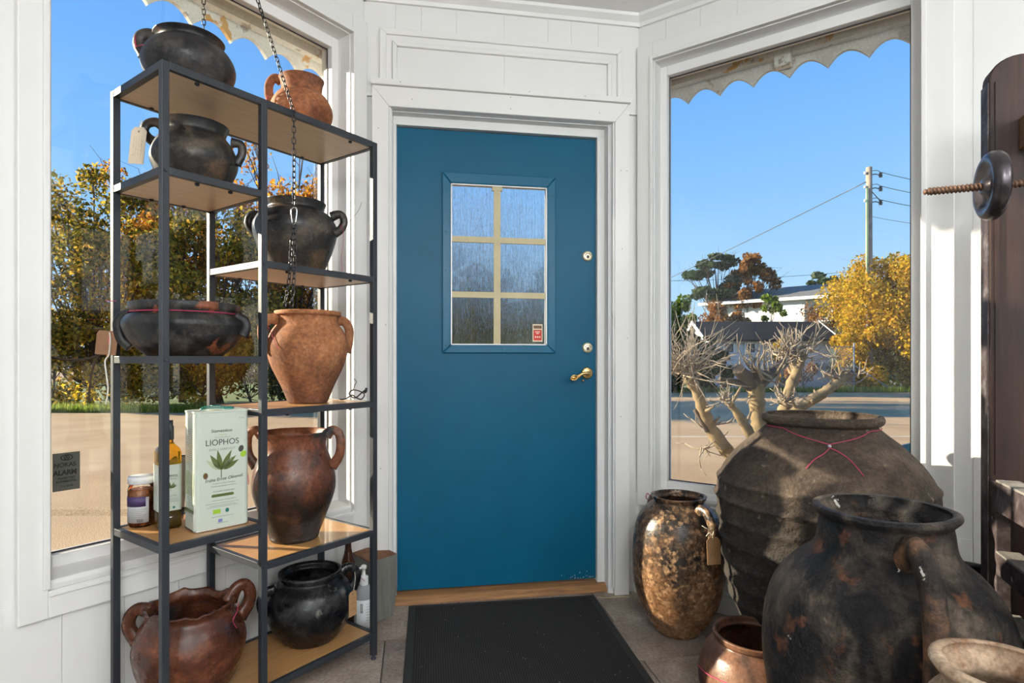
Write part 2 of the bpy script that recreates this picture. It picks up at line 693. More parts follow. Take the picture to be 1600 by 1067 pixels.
# door wall
YD = .118                                     # face of the door leaf
DX0, DX1, DZ0, DZ1 = -.466, .437, .042, 2.072
wd = MB()
wd.box(-.75, DX0 - .035, .04, .22, 0, CEIL)
wd.box(DX1 + .035, .76, .04, .22, 0, CEIL)
wd.box(DX0 - .035, DX1 + .035, .052, .22, DZ1 + .04, CEIL)
wall_door = tag(wd.build('wall_front', white_wall), kind='structure')
xs = [-.60, -.47, -.362, -.212, -.005, .19, .295, .42, .61]
for x0, x1 in zip(xs[:-1], xs[1:]):
    MB().box(x0 + .0002, x1 - .0002, .026, .053, DZ1 + .09, CEIL).build('plank', white_wall, wall_door, bevel=.0010)
# crown over the door
cr = MB()
prof = [(.028, CEIL - .045), (.014, CEIL - .045), (.010, CEIL - .03), (-.012, CEIL - .012), (-.016, CEIL), (.028, CEIL)]
nseg = len(prof)
cr.v = [(-.60, y, z) for y, z in prof] + [(.61, y, z) for y, z in prof]
cr.f = [tuple(range(nseg)), tuple(range(2 * nseg - 1, nseg - 1, -1))] + [(k, (k + 1) % nseg, nseg + (k + 1) % nseg, nseg + k) for k in range(nseg)]
tag(cr.build('trim_1', white_paint), kind='structure')

# door casing with mitred corners, ledge on top
CX0, CX1, CZ = -.566, .560, 2.20
IX0, IX1, IZ = -.496, .492, 2.115
cas = empty('trim_4', (0, 0, 0))
tag(cas, kind='structure')
def flat_poly(poly, y0, y1, name, mat, parent, bevel=.0015):
    return MB().prism(poly, y0, y1).build(name, mat, parent, bevel=bevel)
flat_poly([(CX0, .0), (IX0, .0), (IX0, IZ), (CX0, CZ)], .006, .035, 'side_board', white_paint, cas, .003)
flat_poly([(CX1, .0), (IX1, .0), (IX1, IZ), (CX1, CZ)], .006, .035, 'side_board', white_paint, cas, .003)
flat_poly([(CX0, CZ), (CX1, CZ), (IX1, IZ), (IX0, IZ)], .006, .035, 'head_board', white_paint, cas, .003)
MB().box(CX0 - .004, CX1 + .004, -.006, .035, CZ + .001, CZ + .024).build('ledge', white_paint, cas, bevel=.002)
# rounded inner bead of the casing
MB().box(IX0, IX0 + .008, .012, .04, 0.03, IZ).build('bead', white_paint, cas, bevel=.003)
MB().box(IX1 - .008, IX1, .012, .04, 0.03, IZ).build('bead', white_paint, cas, bevel=.003)
# jambs and head lining
MB().box(IX0, IX0 + .012, .035, .2, 0, IZ).build('jamb', white_paint, cas)
MB().box(IX1 - .012, IX1, .035, .2, 0, IZ).build('jamb', white_paint, cas)
MB().box(IX0, IX1, .035, .2, IZ, IZ + .012).build('head_lining', white_paint, cas)
MB().box(IX0 + .012, DX0 - .002, YD - .022, .2, 0.0, DZ1 + .0045).build('stop', white_paint, cas, bevel=.002)
MB().box(DX1 + .002, IX1 - .012, YD - .022, .2, 0.0, DZ1 + .0045).build('stop', white_paint, cas, bevel=.002)
MB().box(IX0 + .012, IX1 - .012, YD - .022, .2, DZ1 + .004, IZ).build('stop', white_paint, cas, bevel=.002)
# painted nail heads in the casing
nail = MB().lathe([(0, .0012), (.0022, .001), (.0028, 0)], 8).mesh('nail')
nail.materials.append(screw_mat)
for x, z in ((-.54, 2.02), (-.51, 1.2), (-.53, .6), (.52, 1.9), (.548, 1.9), (.525, 1.55), (.55, 1.15), (.52, .8), (-.40, 2.15), (.02, 2.14), (.02, 2.19), (.42, 2.15), (.1, 2.214), (-.45, 2.214), (.35, 2.214)):
    q = bpy.data.objects.new('nail', nail)
    COL.objects.link(q)
    q.parent = cas
    q.location = (x, -.0065 if z > 2.205 else .0055, z)
    q.rotation_euler = (R_(90), 0, 0)

# blind transom panel above the door
tp = empty('trim_5', (0, 0, 0))
tag(tp, kind='structure')
TX0, TX1, TZ = -.535, .532, 2.445
for w, y0, c in ((.03, .004, 0),):
    flat_poly([(TX0, CZ + .024), (TX0 + .028, CZ + .024), (TX0 + .028, TZ - .026), (TX0, TZ)], .008, .028, 'outer_moulding', white_paint, tp, .003)
    flat_poly([(TX1, CZ + .024), (TX1 - .028, CZ + .024), (TX1 - .028, TZ - .026), (TX1, TZ)], .008, .028, 'outer_moulding', white_paint, tp, .003)
    flat_poly([(TX0, TZ), (TX1, TZ), (TX1 - .028, TZ - .026), (TX0 + .028, TZ - .026)], .008, .028, 'outer_moulding', white_paint, tp, .003)
for a, b2 in (((TX0 + .028, TX0 + .05), 0), ((TX1 - .05, TX1 - .028), 0)):
    MB().box(a[0], a[1], .018, .028, CZ + .024, TZ - .026).build('flat_band', white_paint, tp)
MB().box(TX0 + .05, TX1 - .05, .018, .028, TZ - .05, TZ - .026).build('flat_band', white_paint, tp)
ix0, ix1, iz = TX0 + .052, TX1 - .052, TZ - .052
flat_poly([(ix0, CZ + .024), (ix0 + .02, CZ + .024), (ix0 + .02, iz - .02), (ix0, iz)], .010, .03, 'inner_moulding', white_paint, tp, .004)
flat_poly([(ix1, CZ + .024), (ix1 - .02, CZ + .024), (ix1 - .02, iz - .02), (ix1, iz)], .010, .03, 'inner_moulding', white_paint, tp, .004)
flat_poly([(ix0, iz), (ix1, iz), (ix1 - .02, iz - .02), (ix0 + .02, iz - .02)], .010, .03, 'inner_moulding', white_paint, tp, .004)
MB().box(ix0 + .02, -.0057, .0225, .03, CZ + .024, iz - .02).build('panel', white_wall, tp, bevel=.001)
MB().box(-.0053, ix1 - .02, .0225, .03, CZ + .024, iz - .02).build('panel', white_wall, tp, bevel=.001)

# threshold
th_ = MB()
prof = [(.052, 0), (.054, .012), (.075, .03), (.21, .034), (.21, 0)]
nseg = len(prof)
th_.v = [(IX0 - .0, y, z) for y, z in prof] + [(IX1 + .0, y, z) for y, z in prof]
th_.f = [tuple(range(nseg)), tuple(range(2 * nseg - 1, nseg - 1, -1))] + [(k, (k + 1) % nseg, nseg + (k + 1) % nseg, nseg + k) for k in range(nseg)]
thr = tag(th_.build('trim_6', threshold_wood, bevel=.003), kind='structure')

# ------------------------------------------------------------------ the blue door
door = empty('door_1', (0, 0, 0))
tag(door, 'teal blue front door with a small glazed window and brass locks', 'door', kind='structure')
GX0, GX1, GZ0_, GZ1_ = -.232, .206, 1.119, 1.838
lv = MB()
lv.box(DX0, GX0 - .004, YD, YD + .045, DZ0, DZ1)
lv.box(GX1 + .004, DX1, YD, YD + .045, DZ0, DZ1)
lv.box(GX0 - .004, GX1 + .004, YD, YD + .045, DZ0, GZ0_ - .004)
lv.box(GX0 - .004, GX1 + .004, YD, YD + .045, GZ1_ + .004, DZ1)
leaf = lv.build('leaf', door_blue, door)
fx0, fx1, fz0, fz1 = -.270, .246, 1.083, 1.886
for poly in ([(fx0, fz0), (GX0, GZ0_), (GX0, GZ1_), (fx0, fz1)], [(fx1, fz0), (GX1, GZ0_), (GX1, GZ1_), (fx1, fz1)],
             [(fx0, fz1), (fx1, fz1), (GX1, GZ1_), (GX0, GZ1_)], [(fx0, fz0), (fx1, fz0), (GX1, GZ0_), (GX0, GZ0_)]):
    MB().prism(poly, YD - .012, YD + .001).build('window_moulding', blue_frame, door, bevel=.004)
screw_me = MB().lathe([(0, .002), (.0035, .0015), (.0042, 0)], 10).mesh('screw')
screw_me.materials.append(blue_frame)
for x, z in ((-.20, 1.866), (-.02, 1.862), (.18, 1.862), (-.253, 1.80), (-.253, 1.62), (-.253, 1.45), (-.253, 1.28), (-.253, 1.12), (.228, 1.80), (.228, 1.47), (.228, 1.14), (0, 1.098)):
    q = bpy.data.objects.new('screw', screw_me)
    COL.objects.link(q)
    q.parent = door
    q.location = (x, YD - .012, z)
    q.rotation_euler = (R_(90), 0, 0)
# pale inner bead against the glass
for a in ((GX0, GX0 + .006, GZ0_, GZ1_), (GX1 - .006, GX1, GZ0_, GZ1_), (GX0, GX1, GZ0_, GZ0_ + .006), (GX0, GX1, GZ1_ - .006, GZ1_)):
    MB().box(a[0], a[1], YD - .006, YD + .02, a[2], a[3]).build('glazing_bead', frame_paint, door, bevel=.001)
MB().box(GX0, GX1, YD + .012, YD + .017, GZ0_, GZ1_).build('pane', rain_glass, door)
# cream glazing bars on the outside
MB().box(-.038, -.008, YD - .001, YD + .0115, GZ0_, GZ1_).build('glazing_bar', cream, door)
MB().box(-.046, .000, YD - .003, YD + .0115, GZ1_ - .024, GZ1_ - .004).build('bar_block', cream, door)
for z in (1.592, 1.345):
    MB().box(GX0 + .006, GX1 - .006, YD + .0005, YD + .0114, z - .013, z + .013).build('glazing_bar', cream, door)
# red sticker on the glass
stk = MB().box(.142, .188, YD + .010, YD + .0115, 1.136, 1.216).build('sticker', plain('sticker_cream', (.70, .60, .42), .6), door)
MB().box(.146, .184, YD + .0092, YD + .0098, 1.142, 1.190).build('red_field', plain('sticker_red', (.55, .03, .015), .5), stk)
MB().box(.146, .184, YD + .0092, YD + .0098, 1.196, 1.210).build('brown_field', plain('sticker_brown', (.16, .08, .03), .5), stk)
smw = plain('sticker_print', (.85, .62, .5), .5)
for z, w in ((1.181, .024), (1.174, .012)):
    MB().box(.165 - w / 2, .165 + w / 2, YD + .0086, YD + .0091, z - .0018, z + .0018).build('print', smw, stk)
for x in (.155, .165, .175):
    MB().box(x - .003, x + .003, YD + .0086, YD + .0091, 1.154, 1.161).build('print', smw, stk)
# two round lock cylinders
lock_body = MB().lathe([(0, .012), (.0165, .012), (.0215, .010), (.024, .006), (.0245, 0)], 28)
for z in (1.532, 1.109):
    lk = lock_body.build('lock_rosette', plain('pale_brass', (.82, .74, .52), .3, metal=.7, var=.1) if 'pale_brass' not in MATS else MATS['pale_brass'], door, True, (.397, YD, z), (R_(90), 0, 0))
    for x, y, r in ((0, -.004, .0075), (-.011, .004, .003), (.011, .004, .003), (-.005, .010, .003), (.005, .010, .003)):
        MB().lathe([(0, .0128), (r, .0126), (r, .0115)], 12).build('keyhole', dark_hole, lk, loc=(x, y, 0))
# lever handle with an ornate rosette
ro = MB().lathe([(0, .012), (.012, .013), (.018, .010), (.022, .011), (.027, .006), (.028, 0)], 28).build('handle_rosette', brass, door, True, (.395, YD, .992), (R_(90), 0, 0))
for k in range(10):
    a = k / 10 * 2 * math.pi
    MB().lathe([(0, .004), (.003, .003), (.004, 0)], 8).build('bead', brass, ro, True, (math.cos(a) * .022, math.sin(a) * .022, .0095))
hp = crom([(.395, YD, .992), (.395, YD - .035, .992), (.385, YD - .048, .992), (.36, YD - .050, .990), (.335, YD - .050, .976), (.318, YD - .050, .972), (.305, YD - .049, .974)], 4)
hl = MB().tube(hp, [.0085] * 9 + [.0075] * 6 + [.010] * 4 + [.0125] * 4 + [.006] * 2, 10).build('lever', brass, door, True)
MB().tube(crom([(.30, YD - .062, .968), (.315, YD - .064, .984), (.333, YD - .062, .975), (.322, YD - .064, .962), (.307, YD - .063, .963)], 4), .0035, 6, True).build('scroll', brass, hl, True)
MB().lathe([(0, -.006), (.005, -.003), (.006, 0), (.005, .004), (0, .006)], 10).build('thumb_turn', brass, door, True, (.375, YD - .008, .957))
# chipped paint along the bottom edge
chip = plain('bare_chip', (.75, .72, .66), .6)
for k in range(26):
    x = .25 + random.random() ** .6 * .18
    s_ = random.uniform(.0008, .0028)
    z = DZ0 + .004 + random.random() ** 2 * .03
    MB().prism([(x - s_, z), (x, z - s_ * .7), (x + s_, z + s_ * .2), (x, z + s_)], YD - .0004, YD).build('paint_chip', chip, leaf)

# ------------------------------------------------------------------ door mat
matrib = MB()
mat_root = empty('door_mat', (-.009, .028, 0), R_(-1.4))
tag(mat_root, 'black ribbed entrance mat lying before the blue door', 'door mat')
MB().box(-.405, .405, -1.25, 0, 0.0003, .006).build('rubber_border', rubber, mat_root, bevel=.002)
m, nt, b = new_mat('mat_pile')
tc = nt.nodes.new('ShaderNodeTexCoord')
ch = nt.nodes.new('ShaderNodeTexWave')
ch.inputs['Scale'].default_value = 38
ch.inputs['Distortion'].default_value = 1.2
ch.inputs['Detail Scale'].default_value = 60
ch.bands_direction = 'X'
nt.links.new(tc.outputs['Object'], ch.inputs['Vector'])
ch2 = nt.nodes.new('ShaderNodeTexWave')
ch2.inputs['Scale'].default_value = 52
ch2.inputs['Distortion'].default_value = 1.0
ch2.bands_direction = 'Y'
nt.links.new(tc.outputs['Object'], ch2.inputs['Vector'])
ml = nt.nodes.new('ShaderNodeMath')
ml.operation = 'MULTIPLY'
nt.links.new(ch.outputs['Fac'], ml.inputs[0])
nt.links.new(ch2.outputs['Fac'], ml.inputs[1])
nt.links.new(ramp_node(nt, ml.outputs[0], [(.05, (.006, .006, .006)), (.6, (.042, .040, .040))]), b.inputs['Base Color'])
b.inputs['Roughness'].default_value = .95
add_bump(nt, b, ml.outputs[0], .8, .006)
MB().box(-.378, .378, -1.22, -.028, .006, .0085).build('pile', m, mat_root, bevel=.001)
debris = MB()
for k in range(120):
    x, y = random.uniform(-.36, .36), random.uniform(-1.1, -.04)
    s_, a = random.uniform(.0008, .0024) * (2 if k % 25 == 0 else 1), random.random() * 6
    c, d = math.cos(a) * s_, math.sin(a) * s_ * .6
    debris.quad([(x - c, y - d, .0088), (x + d, y - c, .0095), (x + c, y + d, .0092), (x - d, y + c, .0098)])
tag(debris.build('debris', plain('pale_crumbs', (.42, .40, .33), .8, var=.3, scale=200), mat_root), 'pale crumbs and bits of leaf', kind='stuff')
# a straw on the floor beside the mat
tag(MB().tube(crom([(.41, .0, .0025), (.45, -.015, .003), (.50, -.012, .0025), (.55, -.022, .0025)], 5), .0018, 6).build('straw', plain('straw', (.60, .46, .28), .7)),
    'thin dry straw lying on the floor tiles beside the mat', 'straw')

# ------------------------------------------------------------------ étagère by the left window
U0, UM, U1, W0, W1 = .256, .676, .948, .030, .345      # right end, middle post, left end, back, front
PT = .019
shelf_unit = empty('metal_shelf', LORG, LROT)
tag(shelf_unit, 'tall black metal shelving unit with oak boards before the left window', 'shelf unit')
SHELF_TOP = 1.818


def post(u, w, z0, z1):
    return MB().box(u - PT / 2, u + PT / 2, w - PT / 2, w + PT / 2, z0, z1).build('post', metal_black, shelf_unit, bevel=.0015)


for u in (U0, UM, U1):
    for w in (W0 + PT / 2, W1 - PT / 2):
        post(u, w, .014, SHELF_TOP - .001)
        MB().lathe([(0, 0), (.009, 0), (.010, .004), (.004, .006), (.004, .016), (0, .016)], 14).build('foot', screw_mat if False else metal_black, shelf_unit, True, (u, w, 0))


def board(u0, u1, z):
    """frame rails all round with the board let in between; z = top of the frame"""
    h = .020
    a0, a1 = u0 + PT / 2, u1 - PT / 2
    for w in (W0, W1 - .016):
        MB().box(a0, a1, w + .001, w + .015, z - h, z).build('rail', metal_black, shelf_unit, bevel=.001)
    for u in (u0, u1):
        MB().box(u - .008, u + .008, W0 + PT, W1 - PT, z - h, z).build('rail', metal_black, shelf_unit, bevel=.001)
    bd = MB().box(u0 + .009, u1 - .009, W0 + .016, W1 - .0165, z - .017, z - .002).build('shelf_board', shelf_wood, shelf_unit)
    MB().box(u0 + .0095, u1 - .0095, W0 + .0165, W1 - .017, z - .0185, z - .017).build('underside_bounce', bounce_pale, bd)  # thin paler sheet, bounce light from below painted into its colour
    for u, w in ((u0 + .09, W0 + .021), (u1 - .09, W0 + .021), (u0 + .09, W1 - .024), (u1 - .09, W1 - .024)):
        MB().lathe([(0, 0), (.006, 0), (.006, -.005), (.003, -.007), (0, -.007)], 10).build('board_clip', metal_black, bd, loc=(u, w, z - .0185))
    return bd


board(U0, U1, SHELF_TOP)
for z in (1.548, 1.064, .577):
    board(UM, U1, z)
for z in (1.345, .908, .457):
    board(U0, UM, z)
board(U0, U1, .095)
bolt_me = MB().lathe([(0, .003), (.004, .003), (.005, .001), (.005, 0)], 10).mesh('bolt')
bolt_me.materials.append(metal_black)
for u, zs in ((U1, (1.538, 1.054, .567)), (UM, (1.335, .898, .447)), (U0, (1.335,))):
    for z in zs:
        q = bpy.data.objects.new('bolt', bolt_me)
        COL.objects.link(q)
        q.parent = shelf_unit
        q.location = (u, W1, z)
        q.rotation_euler = (R_(-90), 0, 0)

# ------------------------------------------------------------------ clay materials
black_clay = clay('sooty_black_clay', [(.34, (.006, .006, .008)), (.5, (.018, .017, .018)), (.66, (.055, .048, .044))], 17, .40,
                  patch=((.12, .05, .028), 8, .60, .06), bump=.3)
black_clay2 = clay('grey_black_clay', [(.34, (.008, .008, .010)), (.5, (.022, .021, .021)), (.66, (.085, .066, .048))], 13, .36,
                   patch=((.085, .055, .033), 6, .55, .10), bump=.25, offset=(2, 5, 1))
black_clay3 = clay('worn_black_clay', [(.34, (.006, .006, .007)), (.5, (.018, .018, .019)), (.66, (.065, .06, .055))], 15, .40,
                   patch=((.20, .065, .032), 11, .585, .05), bump=.35, offset=(7, 2, 4))
pitch_clay = clay('pitch_black_glaze', [(.34, (.003, .0035, .005)), (.52, (.010, .010, .012)), (.68, (.04, .04, .04))], 14, .26,
                  patch=((.16, .15, .13), 9, .62, .08), bump=.2, offset=(1, 8, 3))
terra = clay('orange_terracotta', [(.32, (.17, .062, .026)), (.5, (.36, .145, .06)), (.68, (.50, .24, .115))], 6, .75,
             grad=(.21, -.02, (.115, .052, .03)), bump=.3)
terra_small = clay('red_terracotta', [(.32, (.15, .05, .022)), (.5, (.30, .11, .045)), (.68, (.42, .19, .09))], 7, .7,
                   patch=((.07, .034, .024), 7, .52, .12), bump=.3, offset=(4, 4, 4))
burnt = clay('burnt_terracotta', [(.32, (.085, .028, .016)), (.5, (.20, .068, .034)), (.68, (.33, .135, .065))], 9, .36,
             grad=(.34, .08, (.016, .011, .009)), patch=((.04, .038, .040), 6, .49, .10), bump=.25, offset=(0, 3, 2))
brown_glaze = clay('brown_glazed_clay', [(.32, (.032, .012, .008)), (.5, (.09, .028, .014)), (.68, (.20, .068, .032))], 9, .24,
                   patch=((.03, .027, .03), 6, .53, .12), bump=.18, offset=(6, 1, 0))
jar_glaze = clay('dark_jar_glaze', [(.34, (.006, .006, .007)), (.5, (.03, .024, .020)), (.66, (.15, .085, .045))], 11, .26,
                 grad=(.36, -.05, (.24, .115, .05)), patch=((.33, .20, .11), 42, .50, .18), bump=.35, offset=(3, 3, 8), fine=.45)
pithos_clay = clay('weathered_pithos_clay', [(.34, (.030, .021, .015)), (.5, (.070, .050, .036)), (.66, (.13, .097, .069))], 5, .85,
                   grad=(.72, .45, (.032, .027, .024)), patch=((.17, .135, .10), 22, .63, .05), bump=.8, bscale=42, bdist=.022, offset=(1, 1, 5))
amphora_clay = clay('crusted_black_clay', [(.38, (.004, .004, .005)), (.48, (.014, .012, .012)), (.56, (.05, .039, .03)), (.68, (.15, .115, .085))], 8, .45,
                    patch=((.15, .058, .026), 12, .60, .08), patch2=((.70, .66, .60), 15, .685, .012), bump=.9, bscale=60, bdist=.022, offset=(9, 0, 2))
handle_clay = clay('scorched_handle_clay', [(.38, (.012, .009, .008)), (.5, (.05, .032, .022)), (.64, (.20, .10, .05))], 16, .5,
                   patch2=((.66, .62, .56), 24, .68, .02), bump=.8, bscale=60, bdist=.015)
pot_clay = clay('brown_pot_clay', [(.34, (.045, .019, .012)), (.5, (.115, .052, .03)), (.66, (.20, .105, .065))], 6, .34,
                patch=((.016, .015, .017), 5, .54, .1), bump=.2, offset=(2, 2, 2))
pale_clay = clay('pale_chipped_clay', [(.34, (.26, .17, .11)), (.5, (.38, .27, .18)), (.66, (.52, .41, .30))], 8, .8, bump=.3,
                 patch=((.20, .11, .06), 9, .58, .05))
pink_string = plain('pink_string', (.46, .035, .10), .7)
white_string = plain('white_string', (.72, .68, .58), .8)
kraft = plain('kraft_card', (.38, .215, .10), .8, var=.08)
beige_card = plain('beige_card', (.60, .51, .40), .8, var=.08)
ink = plain('ink', (.06, .045, .04), .7)


def pot(name, label, loc, prof, mat, handles=(), thick=.010, wob=.015, seed=0.0, group=None, hmat=None, rim_noise=None, sub=5, n=48, tilt=None, cat='clay pot', raw=False):
    """prof: outer outline (r,z) from the base rim up to the lip; hollow inside.
    handles: (screen azimuth, [(r,z)...], width, flat)"""
    root = empty(name, loc, -YAW)
    if tilt:
        root.rotation_euler = (tilt[0], tilt[1], -YAW)
    tag(root, label, cat, group)
    out = prof if raw else crom(prof, sub)
    inn = [(max(r - thick, .004), z) for r, z in out if z > thick * 1.3]
    inn = [(r, z) for r, z in inn][::-1]
    full = [(0, 0.0)] + out + [(out[-1][0] - thick * .5, out[-1][1] + thick * .12)] + inn + [(0, inn[-1][1])]
    mb = MB().lathe(full, n, wob, seed)
    if rim_noise:
        z0, amp = rim_noise
        nv = []
        for x, y, z in mb.v:
            if z > z0:
                a = math.atan2(y, x)
                k = (z - z0) / (out[-1][1] - z0)
                z += k * amp * (mnoise.noise(Vector((math.cos(a) * 2.2, math.sin(a) * 2.2, seed))) * 1.3 + .4 * mnoise.noise(Vector((math.cos(a) * 7, math.sin(a) * 7, seed))))
            nv.append((x, y, z))
        mb.v = nv
    body = mb.build('body', mat, root, True)
    for az, pts, wd, flat in handles:
        ca, sa = math.cos(R_(az)), math.sin(R_(az))
        path = crom([(r * ca, r * sa, z) for r, z in pts], 5)
        k = len(path)
        rr = [wd * (1 + .35 * abs(2 * i / (k - 1) - 1) ** 3) for i in range(k)]
        MB().tube(path, rr, 10, flat=flat, up=(-sa, ca, 0)).build('handle', hmat or mat, root, True)
    return root


def hang_tag(parent, loc, rz, w, h, mat, tilt=0.0, lines=5, vertical=False, rx=0.0):
    """price tag: a card with cut corners, eyelet hole, handwriting and string"""
    c = w * .22
    hole = []
    poly = [(-w / 2, -h), (w / 2, -h), (w / 2, -c), (w / 2 - c, 0), (-w / 2 + c, 0), (-w / 2, -c)]
    t = MB().prism(poly, -.0006, .0006).build('price_tag', mat, parent, loc=loc, rot=(rx, tilt, rz))
    MB().lathe([(.0018, -.0009), (.0032, -.0009), (.0032, .0009), (.0018, .0009), (.0018, -.0009)], 10).build('eyelet', ink, t, loc=(0, 0, -h * .12), rot=(R_(90), 0, 0))
    wr = MB()
    rnd = random.Random(int(loc[2] * 1000) + 3)
    for i in range(lines):
        base = -h * .28 - i * h * .66 / lines
        pts = []
        ln = w * rnd.uniform(.55, .8)
        for k in range(26):
            x = -ln / 2 + ln * k / 25
            pts.append((x, base + rnd.uniform(-1, 1) * h * .018))
        if vertical:
            pts = [(-w * .34 + (i + .5) * w * .68 / lines + (z - base), -h * .25 - (x + ln / 2) / w * h * .8) for x, z in pts]
        for a, b2 in zip(pts[:-1], pts[1:]):
            lw = .0005
            wr.quad([(a[0], -.0009, a[1] - lw), (b2[0], -.0009, b2[1] - lw), (b2[0], -.0009, b2[1] + lw), (a[0], -.0009, a[1] + lw)])
    wr.build('handwriting', ink, t)
    return t


def cord(parent, pts, r=.0012, mat=None, name='string', closed=False):
    return MB().tube(crom(pts, 4), r, 5, closed).build(name, mat or pink_string, parent, True)


def on_shelf(u, w, z):
    return lf(u, w, z + .0005)


WMID = .19
# top of the unit
p = pot('clay_pot', 'squat black clay pot with one ear handle on top of the shelf unit', on_shelf(.815, WMID, SHELF_TOP),
        [(.07, 0), (.10, .02), (.121, .066), (.117, .10), (.098, .128), (.082, .138), (.083, .148), (.092, .158)], black_clay,
        [(195, [(.085, .150), (.105, .160), (.125, .150), (.128, .125), (.113, .100)], .010, 1.6)], seed=1)
cord(p, [(-.122, -.05, .112), (-.112, -.07, .132), (-.118, -.06, .105), (-.10, -.08, .098), (-.068, -.105, .088)])
p = pot('clay_pot', 'small round reddish terracotta pot on top of the shelf unit', on_shelf(.445, WMID, SHELF_TOP),
        [(.055, 0), (.08, .015), (.10, .06), (.098, .095), (.082, .125), (.067, .138), (.066, .150), (.069, .172), (.074, .186)], terra_small,
        [(190, [(.068, .180), (.088, .186), (.104, .165), (.105, .130), (.094, .098)], .0085, 1.7)], seed=2)
cord(p, [(-.105, -.02, .13), (-.10, -.045, .10), (-.085, -.068, .06), (-.07, -.08, .03)])
# upper left compartment
p = pot('clay_pot', 'black clay pot with a beige paper tag on the upper left shelf', on_shelf(.80, WMID, 1.546),
        [(.065, 0), (.088, .015), (.111, .065), (.113, .095), (.10, .130), (.084, .152), (.081, .162), (.086, .178), (.090, .186)], black_clay2,
        [(185, [(.085, .180), (.108, .194), (.132, .188), (.140, .168), (.128, .148), (.104, .132)], .0085, 1.5),
         (10, [(.10, .145), (.125, .140), (.128, .112), (.112, .082)], .0085, 1.4)], seed=3)
hang_tag(p, (-.142, -.03, .172), R_(-12), .052, .105, beige_card, R_(7), 4, True)
cord(p, [(-.14, -.033, .158), (-.138, -.035, .18), (-.136, -.028, .19), (-.14, -.028, .165)], .0009, white_string)
# right upper compartment
p = pot('clay_pot', 'smoky black clay pot with two ear handles on the upper right shelf', on_shelf(.468, WMID, 1.343),
        [(.085, 0), (.092, .008), (.118, .075), (.134, .135), (.132, .165), (.115, .195), (.096, .208), (.092, .216), (.096, .230), (.099, .238)], black_clay2,
        [(0, [(.120, .192), (.145, .200), (.160, .190), (.162, .168), (.150, .148), (.132, .138)], .0095, 1.4),
         (180, [(.118, .192), (.142, .200), (.157, .190), (.160, .168), (.148, .148), (.132, .138)], .0095, 1.4)], seed=4)
cord(p, [(.16, -.01, .165), (.155, -.015, .152), (.163, -.012, .145), (.164, -.014, .10), (.160, -.02, .05), (.163, -.02, .005)], .0007)
cord(p, [(.16, -.012, .15), (.19, -.012, .18), (.215, -.01, .212), (.225, -.01, .24)], .0006, ink, 'wire')
# wide bowl
p = pot('clay_bowl', 'wide low black clay bowl tied with a pink string on the middle left shelf', on_shelf(.826, WMID, 1.062),
        [(.085, 0), (.10, .006), (.135, .040), (.152, .075), (.155, .095), (.146, .112), (.136, .119), (.136, .126), (.141, .134), (.142, .150)], black_clay3,
        [(200, [(.136, .118), (.158, .112), (.166, .088), (.158, .050), (.135, .028)], .010, 1.3),
         (5, [(.140, .112), (.160, .105), (.166, .085), (.156, .062)], .010, 1.5)], thick=.011, seed=5, cat='clay bowl')
cord(p, [(.1385 * math.cos(a), .1385 * math.sin(a), .1225) for a in [i * math.pi / 12 for i in range(24)]], .0014, closed=True)
# right middle compartment
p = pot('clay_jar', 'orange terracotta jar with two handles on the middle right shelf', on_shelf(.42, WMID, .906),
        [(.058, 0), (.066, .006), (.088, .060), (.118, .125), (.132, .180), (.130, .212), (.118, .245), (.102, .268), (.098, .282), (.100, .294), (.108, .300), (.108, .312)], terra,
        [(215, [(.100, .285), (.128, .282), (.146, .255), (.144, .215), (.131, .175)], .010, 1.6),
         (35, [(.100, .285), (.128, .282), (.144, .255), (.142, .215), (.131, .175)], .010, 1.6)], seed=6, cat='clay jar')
cord(p, [(-.105, -.085, .262), (-.085, -.10, .235), (-.066, -.117, .205), (-.052, -.125, .182)], .001)
# lower right compartment
p = pot('clay_jar', 'fire darkened terracotta jar with two looped handles on the lower right shelf', on_shelf(.473, WMID, .455),
        [(.075, 0), (.080, .010), (.083, .022), (.108, .085), (.130, .150), (.134, .190), (.128, .230), (.113, .275), (.104, .300), (.103, .325), (.108, .345), (.115, .358)], burnt,
        [(0, [(.108, .345), (.128, .362), (.150, .350), (.156, .315), (.150, .275), (.126, .240)], .0105, 1.4),
         (182, [(.108, .345), (.128, .362), (.150, .350), (.156, .315), (.150, .275), (.126, .240)], .0105, 1.4)], seed=7, cat='clay jar')
cord(p, [(-.150, -.02, .270), (-.158, -.018, .285), (-.150, -.035, .258), (-.138, -.04, .215), (-.132, -.05, .19)], .0012)
# bottom shelf
p = pot('clay_pot', 'glossy brown clay pot with a broken wavy rim on the bottom shelf', on_shelf(.812, WMID, .093),
        [(.080, 0), (.095, .006), (.130, .070), (.146, .130), (.144, .165), (.130, .205), (.114, .232), (.113, .244), (.119, .258)], brown_glaze,
        [(190, [(.108, .244), (.138, .250), (.158, .232), (.162, .198), (.138, .158)], .0125, 1.4),
         (40, [(.104, .235), (.122, .268), (.146, .276), (.162, .252), (.158, .215), (.132, .18)], .0125, 1.4)], thick=.011, seed=8, rim_noise=(.225, .016))
cord(p, [(.128, .02, .25), (.135, .0, .235), (.132, -.02, .215), (.138, -.01, .19)], .0011)
p = pot('clay_pot', 'pitch black round clay pot on the bottom shelf near the door', on_shelf(.411, WMID, .093),
        [(.070, 0), (.088, .006), (.125, .055), (.144, .105), (.143, .140), (.130, .178), (.110, .200), (.099, .208), (.098, .214), (.105, .226), (.104, .234)], pitch_clay,
        [(25, [(.105, .212), (.128, .226), (.150, .214), (.156, .185), (.140, .150)], .0105, 1.5),
         (215, [(.120, .192), (.144, .190), (.158, .168), (.156, .140), (.143, .118)], .0105, 1.5)], seed=9)
